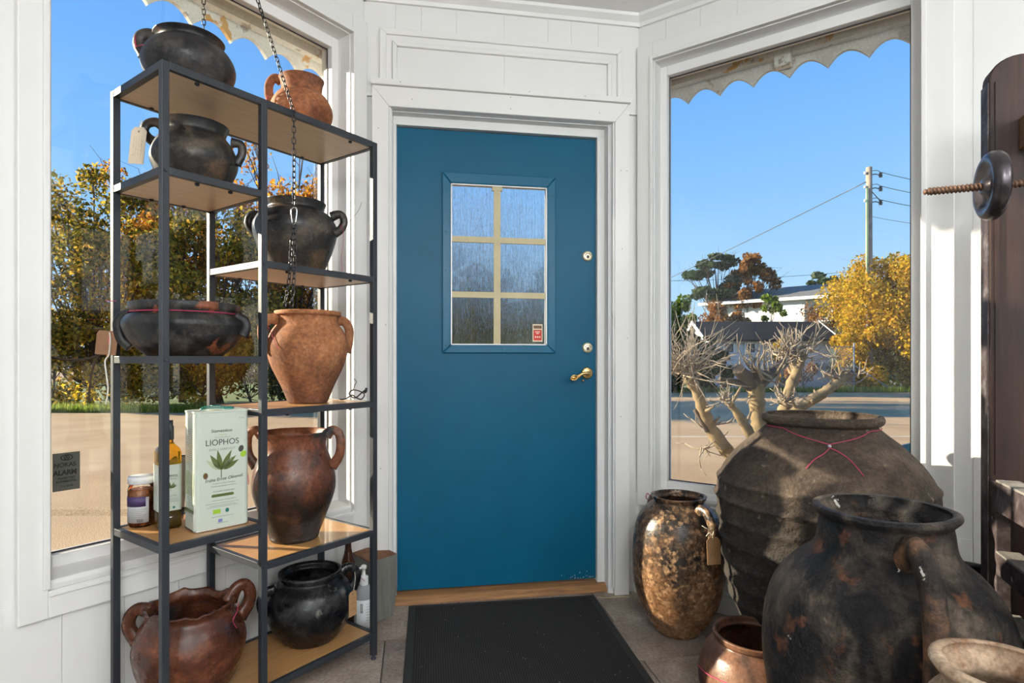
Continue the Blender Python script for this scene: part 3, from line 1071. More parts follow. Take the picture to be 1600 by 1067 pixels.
hang_tag(p, (.152, -.02, .17), R_(60), .035, .085, kraft, 0, 3)
cord(p, [(.14, .05, .21), (.15, .02, .195), (.153, -.01, .17), (.153, -.018, .155)], .0009, white_string)

# ------------------------------------------------------------------ tin, bottle, preserving jar on the shelf
tin_paint = plain('tin_white_print', (.54, .60, .52), .32, var=.02, coat=.2)
tin_side = plain('tin_side_print', (.58, .64, .56), .32, var=.04, coat=.2)
tin_edge = plain('tin_edge', (.55, .55, .52), .25, metal=1.0)
txt_dark = plain('print_dark', (.05, .045, .04), .5)
txt_olive = plain('print_olive', (.10, .13, .03), .5)
txt_pale = plain('print_pale_olive', (.40, .45, .28), .5)
txt_grey = plain('print_grey', (.28, .30, .27), .5)
txt_green = plain('print_green', (.30, .50, .03), .5)
txt_blue = plain('print_blue', (.20, .22, .50), .5)
txt_teal = plain('print_teal', (.02, .16, .14), .5)


def lying(mb, name, mat, parent, y):
    o = mb.build(name, mat, parent)
    o.location = (0, y, 0)
    return o


def leaf_shape(cx, cz, ln, wd, ang):
    pts = []
    for k in range(13):
        t = k / 12
        pts.append((t * ln, wd * math.sin(math.pi * t ** .8)))
    for k in range(11, 0, -1):
        t = k / 12
        pts.append((t * ln, -wd * math.sin(math.pi * t ** .8)))
    c, s_ = math.cos(ang), math.sin(ang)
    return [(cx + x * c - z * s_, cz + x * s_ + z * c) for x, z in pts]


def disc_poly(cx, cz, rx, rz, ang=0.0, n=18):
    c, s_ = math.cos(ang), math.sin(ang)
    return [(cx + rx * math.cos(a) * c - rz * math.sin(a) * s_, cz + rx * math.cos(a) * s_ + rz * math.sin(a) * c) for a in [2 * math.pi * k / n for k in range(n)]]


def olive_art(parent, y, s, cx, cz, full=True):
    """printed olive sprig, s = scale"""
    for dx, ln, wd, ang, mt in ((0, .036, .0042, 100, txt_olive), (0, .038, .0042, 62, txt_olive), (-.001, .033, .0045, 122, txt_olive),
                                (0, .034, .0045, 42, txt_olive), (.004, .030, .0042, 30, txt_olive), (-.002, .030, .0045, 140, txt_pale), (.003, .026, .004, 55, txt_pale)):
        lying(MB().prism(leaf_shape(cx + dx * s, cz + .006 * s, ln * s, wd * s, R_(ang)), -.0003, 0), 'leaf', mt, parent, y)
    lying(MB().prism([(cx - .0006 * s, cz - .008 * s), (cx + .0008 * s, cz - .008 * s), (cx + .0008 * s, cz + .012 * s), (cx - .0004 * s, cz + .012 * s)], -.0003, 0), 'stem', txt_olive, parent, y)
    if full:
        lying(MB().prism(disc_poly(cx + .034 * s, cz + .040 * s, .0045 * s, .006 * s, R_(-20)), -.0003, 0), 'olive', txt_dark, parent, y)
        lying(MB().prism(disc_poly(cx + .038 * s, cz + .030 * s, .005 * s, .006 * s, R_(-30)), -.0003, 0), 'olive', txt_green, parent, y)
        lying(MB().prism(disc_poly(cx - .026 * s, cz - .002 * s, .004 * s, .0055 * s), -.0003, 0), 'olive', plain('print_brown', (.12, .07, .02), .5) if 'print_brown' not in MATS else MATS['print_brown'], parent, y)


def rounded_rect(w, d, r, n=5):
    pts = []
    for cx, cy, a0 in ((w / 2 - r, d / 2 - r, 0), (-w / 2 + r, d / 2 - r, 90), (-w / 2 + r, -d / 2 + r, 180), (w / 2 - r, -d / 2 + r, 270)):
        for k in range(n + 1):
            a = R_(a0 + 90 * k / n)
            pts.append((cx + r * math.cos(a), cy + r * math.sin(a)))
    return pts


def extrude_z(poly, z0, z1):
    mb = MB()
    n = len(poly)
    mb.v = [(x, y, z0) for x, y in poly] + [(x, y, z1) for x, y in poly]
    mb.f = [tuple(range(n)), tuple(range(2 * n - 1, n - 1, -1))] + [(k, (k + 1) % n, n + (k + 1) % n, n + k) for k in range(n)]
    return mb


TW_, TD_, TH_ = .146, .088, .335
tin_front = street(-.820, 1.653)                     # middle of the front face
tin_rot = R_(46) - YAW
nrm = Vector((math.sin(tin_rot), -math.cos(tin_rot)))
tc_ = Vector(tin_front[:2]) - nrm * (TD_ / 2)
tin = empty('oil_tin', (tc_.x, tc_.y, .5755), tin_rot)
tag(tin, 'tall white olive oil tin with a printed olive sprig on the shelf', 'oil tin')
extrude_z(rounded_rect(TW_, TD_, .012), .004, TH_ - .005).build('body', tin_paint, tin, bevel=.001)
for z in (0.0, TH_ - .006):
    extrude_z(rounded_rect(TW_ + .003, TD_ + .003, .013), z, z + .006).build('seam', tin_edge if z == 0 else tin_paint, tin, bevel=.0015)
cap = MB().lathe([(0, .006), (.013, .006), (.015, .004), (.015, 0)], 20).build('cap', plain('teal_cap', (.02, .20, .18), .35), tin, loc=(.035, .01, TH_))
MB().tube(crom([(-.045, 0, TH_), (-.038, 0, TH_ + .008), (0, .005, TH_ + .010), (.02, 0, TH_ + .006), (.015, -.012, TH_ + .004), (-.02, -.014, TH_ + .006), (-.045, -.004, TH_ + .002)], 4), .0018, 6).build('carry_loop', MATS['teal_cap'], tin, True)
FY = -TD_ / 2 - .0006
text_part('lettering', 'Stamatakos', .0125, txt_dark, tin, (-.003, FY, .278), shear=.15)
text_part('lettering', 'LIOPHOS', .0235, txt_dark, tin, (-.001, FY, .245), sx=.95)
text_part('lettering', 'EARLY HARVEST', .0098, txt_grey, tin, (-.001, FY, .2255))
text_part('lettering', 'Extra virgin olive oil', .0050, txt_grey, tin, (0, FY, .260))
text_part('lettering', 'of organic', .0055, txt_pale, tin, (0, FY, .2675))
text_part('lettering', 'Fr\u00fche Ernte Oliven\u00f6l', .0125, txt_dark, tin, (.003, FY, .142), shear=.3, rot=(R_(90), R_(-3), 0), sx=.95)
text_part('lettering', 'Product of Organic Farming', .0052, txt_grey, tin, (.003, FY, .130))
text_part('lettering', 'Produkt aus biologischem Anbau', .0050, txt_grey, tin, (.003, FY, .1225))
text_part('lettering', 'Koroneiki / Peloponnes', .0060, txt_grey, tin, (.003, FY, .108))
text_part('lettering', '5 Ltr', .0070, txt_grey, tin, (.052, FY, .311))
text_part('lettering', 'Cold extracted / Kaltextraktion', .0050, txt_grey, tin, (.003, FY, .083))
lying(MB().prism([(-.028, .092), (.028, .092), (.031, .0955), (.028, .100), (-.028, .100), (-.031, .0955)], -.0003, 0), 'green_band', txt_olive, tin, FY + .0006)
for z, w in ((.074, .09), (.068, .07), (.064, .085), (.036, .06), (.018, .03)):
    lying(MB().box(-w / 2, w / 2, -.0003, 0, z - .0007, z + .0007), 'fine_print', txt_grey, tin, FY + .0006)
lying(MB().box(-.026, -.006, -.0003, 0, .045, .057), 'green_flag', txt_green, tin, FY + .0006)
lying(MB().prism(disc_poly(.012, .051, .005, .006), -.0003, 0), 'seal', txt_teal, tin, FY + .0006)
lying(MB().box(-.012, -.001, -.0003, 0, .020, .029), 'blue_mark', txt_blue, tin, FY + .0006)
olive_art(tin, FY + .0006, 1.6, -.004, .158)
text_part('lettering', '\u00ae', .004, txt_grey, tin, (.06, FY, .245))
# the narrow side with its fine print
for k in range(44):
    z = .285 - k * .0056
    if .108 < z < .165 and k % 7 == 0:
        continue
    w = .034 + .022 * ((k * 37) % 10) / 10
    o = MB().box(-.0003, 0, -.032, -.032 + w, z - .0009, z + .0009).build('fine_print', txt_grey, tin)
    o.location = (-TW_ / 2 - .0003, 0, 0)
for z0, z1, mt in ((.10, .165, txt_pale), (.052, .062, txt_olive)):
    o = MB().box(-.0003, 0, -.034, .034, z0, z1).build('colour_panel', mt, tin)
    o.location = (-TW_ / 2 - .0001, 0, 0)

# olive oil bottle, square shouldered
bl = street(-.985, 1.668)
bottle = empty('oil_bottle', (bl[0], bl[1], .5755), R_(35))
tag(bottle, 'square glass olive oil bottle with a pale label beside the tin', 'oil bottle')
oil = glassy('golden_oil', (.95, .48, .02), .05, 1.3, .85)
oil_dark = glassy('dark_green_glass', (.16, .10, .02), .06, 1.3, .75)
bw_ = .060
bm_ = MB()
def sq_loft(levels, name, mat, parent):
    mb = MB()
    rings = []
    for w, z, r in levels:
        poly = rounded_rect(w, w, min(r, w / 2 - .001), 4)
        rings.append(list(range(len(mb.v), len(mb.v) + len(poly))))
        mb.v += [(x, y, z) for x, y in poly]
    n = len(rings[0])
    mb.f.append(tuple(rings[0]))
    mb.f.append(tuple(reversed(rings[-1])))
    for a, c in zip(rings[:-1], rings[1:]):
        for j in range(n):
            mb.f.append((a[j], a[(j + 1) % n], c[(j + 1) % n], c[j]))
    return mb.build(name, mat, parent, True)
sq_loft([(.052, 0, .008), (bw_, .006, .010), (bw_, .055, .010)], 'lower_glass', oil_dark, bottle)
sq_loft([(bw_, .055, .010), (bw_, .215, .010), (.054, .226, .014), (.036, .236, .014), (.028, .243, .0139), (.026, .255, .0129)], 'oil_body', oil, bottle)
MB().lathe([(.0145, .250), (.0155, .252), (.0155, .288), (.0135, .291), (.0135, .305), (0, .306)], 20).build('stopper', plain('dark_stopper', (.012, .02, .03), .35), bottle, True)
lb = extrude_z(rounded_rect(bw_ + .0012, bw_ + .0012, .0105), .052, .182).build('label_wrap', tin_paint, bottle)
LY = -bw_ / 2 - .0013
text_part('lettering', 'LIOPHOS', .0095, txt_dark, bottle, (0, LY, .150), sx=.9)
text_part('lettering', 'EARLY HARVEST', .0042, txt_grey, bottle, (0, LY, .142))
text_part('lettering', 'Fr\u00fche Ernte', .0062, txt_grey, bottle, (0, LY, .094), shear=.3)
olive_art(bottle, LY + .0006, .52, 0, .112, False)
lying(MB().box(-.013, -.002, -.0003, 0, .057, .065), 'green_flag', txt_green, bottle, LY + .0006)
lying(MB().prism(disc_poly(.008, .061, .0035, .0035), -.0003, 0), 'seal', txt_teal, bottle, LY + .0006)
for z in (.086, .082, .078):
    lying(MB().box(-.02, .02, -.0003, 0, z - .0006, z + .0006), 'fine_print', txt_grey, bottle, LY + .0006)

# preserving jar
jl = street(-1.074, 1.690)
pjar = empty('preserving_jar', (jl[0], jl[1], .5755), -YAW + R_(35))
tag(pjar, 'small glass jar of brown preserves with a white lid on the shelf', 'jar')
MB().lathe([(0, 0), (.030, 0), (.0335, .004), (.0345, .012), (.0345, .105), (.032, .116), (.029, .121), (.029, .125), (0, .125)], 28).build('glass', window_glass, pjar, True)
MB().lathe([(0, .003), (.0315, .004), (.0325, .10), (.030, .106), (0, .106)], 28).build('preserve', clay('fruit_preserve', [(.34, (.10, .022, .008)), (.5, (.26, .075, .022)), (.66, (.48, .18, .05))], 60, .25, bump=.5), pjar, True)
MB().lathe([(.0325, .122), (.0345, .124), (.0345, .140), (.033, .1425), (0, .143)], 32).build('lid', plain('white_lid', (.68, .68, .70), .3), pjar, True)
def arc_label(r, a0, a1, z0, z1, name, mat, parent):
    mb = MB()
    n = 14
    for k in range(n):
        p0, p1 = R_(a0 + (a1 - a0) * k / n), R_(a0 + (a1 - a0) * (k + 1) / n)
        q = []
        for rr in (r, r + .0006):
            q += [(rr * math.cos(p0), rr * math.sin(p0), z0), (rr * math.cos(p1), rr * math.sin(p1), z0), (rr * math.cos(p1), rr * math.sin(p1), z1), (rr * math.cos(p0), rr * math.sin(p0), z1)]
        i = len(mb.v)
        mb.v += q
        mb.f += [(i, i + 1, i + 2, i + 3), (i + 7, i + 6, i + 5, i + 4), (i, i + 4, i + 5, i + 1), (i + 3, i + 2, i + 6, i + 7)]
    return mb.build(name, mat, parent, True)
jlab = arc_label(.0348, -168, -62, .014, .086, 'paper_label', plain('jar_label', (.50, .50, .52), .6), pjar)
arc_label(.0356, -168, -76, .060, .088, 'purple_band', plain('label_purple', (.06, .035, .12), .5), jlab)
for k in range(6):
    arc_label(.0356, -136, -72 - (k % 3) * 8, .052 - k * .0055, .0532 - k * .0055, 'fine_print', txt_grey, jlab)
for k in range(7):
    arc_label(.0356, -110 + k * 3.6, -108.4 + k * 3.6, .016, .024, 'barcode_bar', txt_dark, jlab)

# black gauze pouch behind the bottle
m, nt, b = new_mat('black_gauze')
nt.links.new(ramp_node(nt, noise_node(nt, 60), [(.3, (.012, .012, .012)), (.7, (.03, .03, .03))]), b.inputs['Base Color'])
b.inputs['Roughness'].default_value = .9
b.inputs['Alpha'].default_value = .62
gp = street(-1.04, 1.735)
gz = MB()
outl = [(-.035, 0), (.055, 0), (.062, .10), (.060, .19), (.030, .188), (.008, .165), (-.012, .11), (-.026, .05)]
gz.prism(outl, -.004, .004)
pouch = gz.build('gauze_pouch', m, None, loc=(gp[0], gp[1], .5755), rot=(0, 0, -YAW + R_(20)), bevel=.003)
tag(pouch, 'sheer black gauze pouch standing behind the oil bottle', 'pouch')
MB().tube([(x, 0, z) for x, z in crom([(-.035, 0), (-.026, .05), (-.012, .11), (.008, .165), (.030, .188), (.060, .19)], 4)], .0022, 6).build('hem', plain('black_hem', (.008, .008, .008), .8), pouch, True)

# twig and kraft tag hooked on the back left post
A_ = lf(U1 + .012, W0 + PT / 2)
tw_root = empty('hanging_twig', (A_[0], A_[1], 1.02), -YAW)
tag(tw_root, 'dark bent twig with a brown tag hooked on the shelf post', 'twig')
bark = plain('dark_bark', (.06, .035, .02), .85, var=.3, bump=.4)
MB().tube(crom([(.07, -.02, .155), (.045, -.02, .13), (.028, -.02, .10), (.012, -.02, .06), (-.01, -.02, .05), (-.06, -.015, .036), (-.12, -.012, .034), (-.175, -.01, .045), (-.215, -.01, .050)], 5), .0035, 6).build('stem', bark, tw_root, True)
MB().tube(crom([(-.012, -.02, .05), (-.03, -.02, .03), (-.042, -.02, -.02), (-.048, -.02, -.085)], 5), .003, 6).build('side_shoot', bark, tw_root, True)
ct = MB().prism([(-.030, 0), (.028, .0), (.032, .058), (.024, .067), (-.022, .067), (-.028, .058)], -.0008, .0008).build('card', plain('brown_card', (.30, .155, .085), .85), tw_root, loc=(.008, -.032, .048), rot=(0, R_(4), 0))
lying(MB().box(.006, .009, -.0006, 0, .03, .062), 'pink_print', plain('pink_print', (.65, .16, .16), .6), ct, -.0008)
wr = MB()
for k in range(16):
    a, c = k / 15, (k + 1) / 15
    f_ = lambda t: (-.008 + .014 * t, .020 + .007 * math.sin(t * 14))
    p0, p1 = f_(a), f_(c)
    wr.quad([(p0[0], -.0014, p0[1]), (p1[0], -.0014, p1[1]), (p1[0], -.0014, p1[1] + .0012), (p0[0], -.0014, p0[1] + .0012)])
wr.build('handwriting', ink, ct)
MB().tube(crom([(.02, -.034, .11), (.024, -.036, .09), (.020, -.036, .05), (.010, -.037, .03), (.014, -.037, -.01), (.018, -.037, -.05), (.012, -.037, -.09)], 4), .0022, 6).build('cord', white_string, tw_root, True)
cord(tw_root, [(-.006, -.012, .20), (.012, -.014, .199), (.024, -.012, .199)], .001, name='pink_thread')

# bit of twisted wire lying on the right middle shelf
wl = lf(.292, .285, .909)
wire = empty('twisted_wire', wl, -YAW)
tag(wire, 'twisted scrap of dark wire lying beside the orange jar', 'wire')
wm = plain('dark_wire', (.04, .035, .035), .4, metal=.6)
MB().tube(crom([(-.06, .01, .004), (-.035, 0, .008), (-.015, .005, .02), (.0, 0, .012), (.02, -.005, .006), (.03, 0, .022), (.012, .004, .034), (-.012, 0, .038), (-.024, .002, .024), (-.005, .004, .010), (.022, 0, .030), (.038, 0, .042)], 5), .0022, 6).build('coil', wm, wire, True)
MB().tube(crom([(-.01, 0, .036), (-.004, .0, .055), (.002, 0, .068), (-.008, 0, .078)], 4), .0012, 5).build('loose_end', wm, wire, True)
MB().tube(crom([(.036, 0, .046), (.036, 0, .036), (.03, 0, .028)], 4), .004, 6).build('twist', wm, wire, True)

# ------------------------------------------------------------------ chains
chain_metal = plain('chain_steel', (.05, .048, .05), .32, metal=.8, var=.2)
bright_steel = plain('bright_steel', (.72, .72, .74), .18, metal=1.0)
LK, LW, LR = .0205, .0098, .0017
pth = []
for k in range(16):
    a = 2 * math.pi * k / 16
    pth.append((LW / 2 * math.cos(a), 0, (LK / 2 - LW / 2) * (1 if math.sin(a) > 0 else -1) + LW / 2 * math.sin(a)))
link_me = MB().tube(pth, LR, 5, True).mesh('link', True)
link_me.materials.append(chain_metal)


def chain(root, pts, scale=1.0):
    P = [Vector(p) for p in crom(pts, 14)]
    step = (LK - 2 * LR) * scale
    out, acc, i = [P[0]], 0.0, 0
    cur = P[0].copy()
    for q in P[1:]:
        while (q - cur).length >= step:
            cur = cur + (q - cur).normalized() * step
            out.append(cur.copy())
    for k, (a, c) in enumerate(zip(out[:-1], out[1:])):
        o = bpy.data.objects.new('link', link_me)
        COL.objects.link(o)
        o.parent = root
        o.location = (a + c) / 2
        d = (c - a).normalized()
        q = d.to_track_quat('Z', 'Y')
        o.rotation_mode = 'QUATERNION'
        o.rotation_quaternion = q @ Euler((0, 0, R_(90) * (k % 2) + R_(25))).to_quaternion()
        o.scale = (scale,) * 3
    return out


c1 = empty('hanging_chain', (0, 0, 0))
tag(c1, 'thin steel chain hanging straight down behind the shelf unit', 'chain')
chain(c1, [lf(.665, -.03, 2.37), lf(.664, -.03, 2.15), lf(.662, -.03, 1.9), lf(.66, -.03, 1.62)])
c2 = empty('hanging_chain', (0, 0, 0))
tag(c2, 'steel chain draped over the top shelf with a carabiner and doubled end', 'chain')
Q = lambda a, d, z: street(a, d, z)
edge = lf(.585, W1 + .006)
eX = Vector(edge)
hook = Vector(lf(.66, .10, 2.50))
chain(c2, [tuple(hook), tuple(hook.lerp(Vector((eX.x, eX.y, SHELF_TOP + .012)), .5)), (eX.x - .005, eX.y + .005, SHELF_TOP + .010), (eX.x + .002, eX.y - .004, SHELF_TOP - .01), (eX.x + .002, eX.y - .004, 1.70), (eX.x + .002, eX.y - .004, 1.52)])
cb = crom([(0, 0, .0), (.008, 0, -.006), (.0085, 0, -.022), (.005, 0, -.046), (0, 0, -.052), (-.005, 0, -.046), (-.0085, 0, -.022), (-.008, 0, -.006)], 4)[:-1]
MB().tube(cb, .0022, 7, True).build('carabiner', bright_steel, c2, True, loc=(eX.x + .002, eX.y - .004, 1.519), rot=(0, 0, -YAW))
rt = RT * .006
chain(c2, [(eX.x + .002, eX.y - .004, 1.47), (eX.x - rt.x, eX.y - rt.y - .004, 1.40), (eX.x - rt.x * 2, eX.y - rt.y * 2 - .004, 1.30), (eX.x - rt.x * 5, eX.y - rt.y * 5 - .0, 1.20)])
chain(c2, [(eX.x + .004, eX.y - .008, 1.47), (eX.x + rt.x, eX.y + rt.y - .008, 1.40), (eX.x + rt.x * .8, eX.y + rt.y * .8 - .010, 1.32), (eX.x - rt.x * 1, eX.y - rt.y * 1 - .006, 1.20)])
MB().tube(crom([(hook.x, hook.y, CEIL), (hook.x, hook.y, 2.53), (hook.x + .012, hook.y, 2.515), (hook.x + .004, hook.y, 2.50), (hook.x - .008, hook.y, 2.512)], 5), .0025, 6).build('ceiling_hook', bright_steel, c2, True)
h1 = Vector(lf(.665, -.03))
MB().tube(crom([(h1.x, h1.y, 2.384), (h1.x, h1.y, 2.376), (h1.x + .006, h1.y, 2.368), (h1.x, h1.y, 2.362), (h1.x - .006, h1.y, 2.367)], 4), .002, 6).build('eye_hook', bright_steel, c1, True)

# ------------------------------------------------------------------ corner by the door: plinth, sanitiser, bottle
pb = street(-.585, 2.415)
plinth = empty('wooden_block', (pb[0], pb[1], 0), R_(48) - YAW)
tag(plinth, 'squat wooden block with grey painted sides standing by the door', 'wooden block')
grey_side = plain('grey_painted_wood', (.17, .17, .15), .7, var=.2, scale=8, bump=.25, stretch=(8, 8, 1))
raw_top = wood('raw_wood_top', (.14, .062, .03), (.27, .13, .065), .8, (6, 2, 2), 6, .4)
pts = [(-.068, -.092), (.066, -.090), (.068, .090), (-.066, .092)]
mbk = MB()
mbk.v = [(x * .80, y * .93, 0.0005) for x, y in pts] + [(x * .99, y, .10) for x, y in pts] + [(x, y, .252 + .008 * (y > 0)) for x, y in pts]
mbk.f = [(0, 1, 2, 3), (8, 11, 10, 9)] + [(a + k, a + (k + 1) % 4, a + 4 + (k + 1) % 4, a + 4 + k) for a in (0, 4) for k in range(4)]
mbk.build('block', grey_side, plinth, bevel=.003)
mbk = MB()
mbk.v = [(x * .985, y * .985, .2525 + .008 * (y > 0)) for x, y in pts] + [(x * .985, y * .985, .2555 + .008 * (y > 0)) for x, y in pts]
mbk.f = [(0, 1, 2, 3), (7, 6, 5, 4)] + [(k, (k + 1) % 4, 4 + (k + 1) % 4, 4 + k) for k in range(4)]
mbk.build('top_face', raw_top, plinth)

sp_ = street(-.556, 2.185)
san = empty('pump_bottle', (sp_[0], sp_[1], 0), -YAW)
tag(san, 'clear plastic pump bottle of hand sanitiser standing on the floor', 'pump bottle')
MB().lathe([(0, .0005), (.030, .0005), (.034, .005), (.035, .012), (.035, .175), (.033, .192), (.024, .208), (.015, .214), (.014, .222), (0, .222)], 28).build('bottle', glassy('milky_plastic', (.86, .90, .92), .25, 1.2, .6), san, True)
MB().lathe([(.0165, .212), (.0175, .214), (.0175, .240), (.0165, .243), (.007, .246), (.006, .270), (.010, .271), (.0105, .282), (.007, .285), (0, .285)], 20).build('pump_head', plain('white_plastic', (.85, .85, .85), .35), san, True)
MB().tube([(0, 0, .277), (-.012, -.016, .277), (-.018, -.024, .272)], [.005, .0042, .0035], 8).build('nozzle', MATS['white_plastic'], san, True)
lb = arc_label(.0353, -120, -20, .06, .165, 'paper_label', plain('pale_label', (.72, .75, .76), .6), san)
for k in range(8):
    arc_label(.0361, -62, -34, .150 - k * .010, .1512 - k * .010, 'fine_print', txt_grey, lb)
for k in range(7):
    arc_label(.0361, -96, -80, .150 - k * .005, .1525 - k * .005, 'barcode_bar', txt_dark, lb)
MB().tube(crom([(-.045, -.02, .272), (-.02, -.04, .262), (.0, -.037, .25), (.012, -.03, .235)], 4), .0009, 5).build('pink_thread', pink_string, san, True)

ab = lf(.213, -.035)
amber = empty('amber_glass_jar', (ab[0], ab[1], .4665), 0)
tag(amber, 'little amber glass jar standing on the sill of the left window', 'glass jar')
amb = glassy('amber_glass', (.85, .40, .06), .08, 1.25, .8)
MB().lathe([(0, .0005), (.017, .0005), (.020, .004), (.020, .042), (.017, .050), (.015, .053), (.015, .058), (0, .058)], 24).build('glass', amb, amber, True)
MB().lathe([(.0155, .054), (.0165, .055), (.0165, .066), (.015, .068), (0, .068)], 20).build('lid', plain('brown_cap', (.30, .16, .06), .4), amber, True)
db = lf(.165, .085)
dark_b = empty('brown_bottle', (db[0], db[1], 0), 0)
tag(dark_b, 'dark brown bottle standing on the floor behind the wooden block', 'bottle')
MB().lathe([(0, .0005), (.024, .0005), (.027, .006), (.027, .24), (.025, .27), (.016, .30), (.0125, .32), (.012, .37), (.015, .373), (.015, .385), (.0, .386)], 24).build('glass', plain('brown_bottle_glass', (.06, .022, .010), .12, coat=.5), dark_b, True)
MB().lathe([(.0155, .376), (.0165, .378), (.0165, .398), (.015, .40), (0, .40)], 20).build('cap', MATS['brown_cap'], dark_b, True)
arc_label(.0275, -170, 0, .08, .20, 'paper_label', plain('brown_label', (.16, .06, .03), .6), dark_b)

# ------------------------------------------------------------------ floor jars on the right
# tall dark jar
tj = pot('floor_jar', 'slender dark glazed jar with a brown paper tag beside the door', (.6226, -.3526, .0005),
         [(.075, 0), (.084, .004), (.110, .037), (.150, .114), (.170, .19), (.176, .28), (.169, .39), (.150, .448), (.122, .482), (.099, .500), (.097, .508), (.103, .516), (.106, .526)], jar_glaze,
         [(-66, [(.110, .492), (.142, .496), (.168, .476), (.184, .438), (.172, .372)], .013, 1.5),
          (114, [(.110, .492), (.142, .494), (.165, .470), (.178, .430), (.172, .372)], .013, 1.5)], thick=.012, seed=11, cat='jar')
hang_tag(tj, (.070, -.190, .420), R_(6), .050, .098, kraft, R_(-2), 4, True)
cord(tj, [(.070, -.192, .408), (.068, -.190, .425), (.076, -.182, .445), (.080, -.165, .462), (.064, -.182, .446), (.048, -.184, .450), (.034, -.178, .458)], .0014, white_string)
cord(tj, [(.068, -.192, .424), (.056, -.190, .436), (.046, -.186, .422)], .0013, white_string)
cord(tj, [(-.075, .14, .49), (-.088, .145, .50), (-.095, .135, .485), (-.085, .14, .475)], .0018)

# huge ribbed storage jar
prof = [(.13, 0), (.15, .04), (.19, .13), (.262, .25), (.290, .36), (.303, .46), (.314, .56), (.317, .615), (.311, .668), (.278, .728), (.225, .785), (.176, .826), (.160, .842), (.160, .848), (.172, .854), (.176, .866), (.172, .877)]
fine = crom(prof, 12)
ridged = []
for r, z in fine:
    for zr, amp, sg_ in ((.668, .007, .008), (.612, .009, .009), (.545, .008, .009), (.478, .008, .010), (.412, .008, .010), (.345, .008, .010), (.282, .007, .010), (.215, .006, .01)):
        r += amp * math.exp(-((z - zr) / sg_) ** 2)
    ridged.append((r, z))
pith = pot('storage_jar', 'huge ribbed brown storage jar standing below the right window', (.898, -.800, .0005), ridged, pithos_clay, (), thick=.016, seed=12, wob=.012, n=72, cat='jar', raw=True)
neck = [(.163 * math.cos(a), .163 * math.sin(a), .842 - .012 * max(0, math.cos(a + R_(118))) ** 3) for a in [i * math.pi / 16 for i in range(32)]]
sa = R_(-112)
def shoulder(az, z, extra=.003):
    r = min(((abs(zz - z), rr) for rr, zz in ridged), key=lambda t: t[0])[1] + extra
    return (r * math.cos(az), r * math.sin(az), z)
cord(pith, [(.166 * math.cos(a), .166 * math.sin(a), .842) for a in [i * math.pi / 12 + sa for i in range(3, 22)]], .0013)
cord(pith, [(.166 * math.cos(sa + R_(45)), .166 * math.sin(sa + R_(45)), .842), shoulder(sa + R_(25), .825), shoulder(sa, .808)], .0013)
cord(pith, [(.166 * math.cos(sa - R_(45)), .166 * math.sin(sa - R_(45)), .842), shoulder(sa - R_(25), .826), shoulder(sa, .808)], .0013)
bd_ = shoulder(sa, .804, .004)
MB().lathe([(0, -.006), (.005, -.003), (.006, 0), (.005, .003), (0, .006)], 12).build('seal_bead', plain('lead_seal', (.42, .42, .46), .4, metal=.5), pith, True, bd_)
cord(pith, [shoulder(sa, .800), shoulder(sa - R_(4), .785), shoulder(sa - R_(10), .768), shoulder(sa - R_(14), .745)], .0013)
cord(pith, [shoulder(sa, .800), shoulder(sa + R_(6), .79), shoulder(sa + R_(12), .770), shoulder(sa + R_(16), .735)], .0013)

# crusted black amphora
am = pot('amphora', 'large crusted black amphora with a flared lip and thick strap handles', (.616, -1.3654, .0005),
         [(.11, 0), (.13, .006), (.19, .12), (.228, .27), (.240, .40), (.236, .48), (.218, .548), (.182, .600), (.145, .632), (.131, .655), (.126, .690), (.124, .705), (.131, .714), (.139, .724), (.137, .732)], amphora_clay,
         [(-104, [(.120, .662), (.160, .688), (.200, .676), (.234, .630), (.252, .55), (.252, .475), (.226, .405)], .020, 1.3),
          (76, [(.120, .662), (.160, .688), (.200, .676), (.234, .630), (.252, .55), (.252, .475), (.226, .405)], .020, 1.3)], thick=.016, seed=13, wob=.03, n=64, cat='amphora', hmat=handle_clay)

# small brown pot in front of the storage jar
bp_ = street(.7008, 1.68)
bpot = pot('clay_pot', 'small brown clay pot with a pink string on the floor beside the amphora', (bp_[0], bp_[1], .0005),
           [(.09, 0), (.105, .006), (.140, .06), (.158, .125), (.155, .17), (.138, .215), (.117, .240), (.112, .248), (.116, .254), (.118, .266)], pot_clay, (), thick=.012, seed=14, wob=.012)
def pshoulder(az, r, z):
    return (r * math.cos(R_(az)), r * math.sin(R_(az)), z)
cord(bpot, [pshoulder(a, .1585 + .0015, .165 + .022 * math.cos(R_(a + 95))) for a in range(-190, 10, 20)], .0013)
MB().lathe([(0, -.006), (.005, -.003), (.006, 0), (.005, .003), (0, .006)], 12).build('seal_bead', MATS['lead_seal'], bpot, True, pshoulder(-95, .162, .185))

# pale rimmed jar at the very front
pj = street(.722, .855)
pale = pot('clay_jar', 'pale chipped clay jar standing in front of the amphora', (pj[0], pj[1], .0005),
           [(.07, 0), (.08, .006), (.12, .15), (.135, .32), (.125, .45), (.100, .53), (.078, .562), (.076, .575), (.084, .586), (.092, .597), (.090, .604)], pale_clay, (), thick=.016, seed=15, wob=.02, cat='clay jar')

# black tub behind the amphora
tb = street(1.325, 1.70)
tub = empty('black_tub', (tb[0], tb[1], 0), 0)
tag(tub, 'plain black tub standing against the wall behind the amphora', 'tub')
MB().lathe([(0, .0005), (.08, .0005), (.085, .005), (.104, .425), (.110, .427), (.110, .437), (.100, .437), (.097, .425), (.078, .02), (0, .02)], 40).build('body', plain('black_plastic', (.008, .008, .009), .35), tub, True)

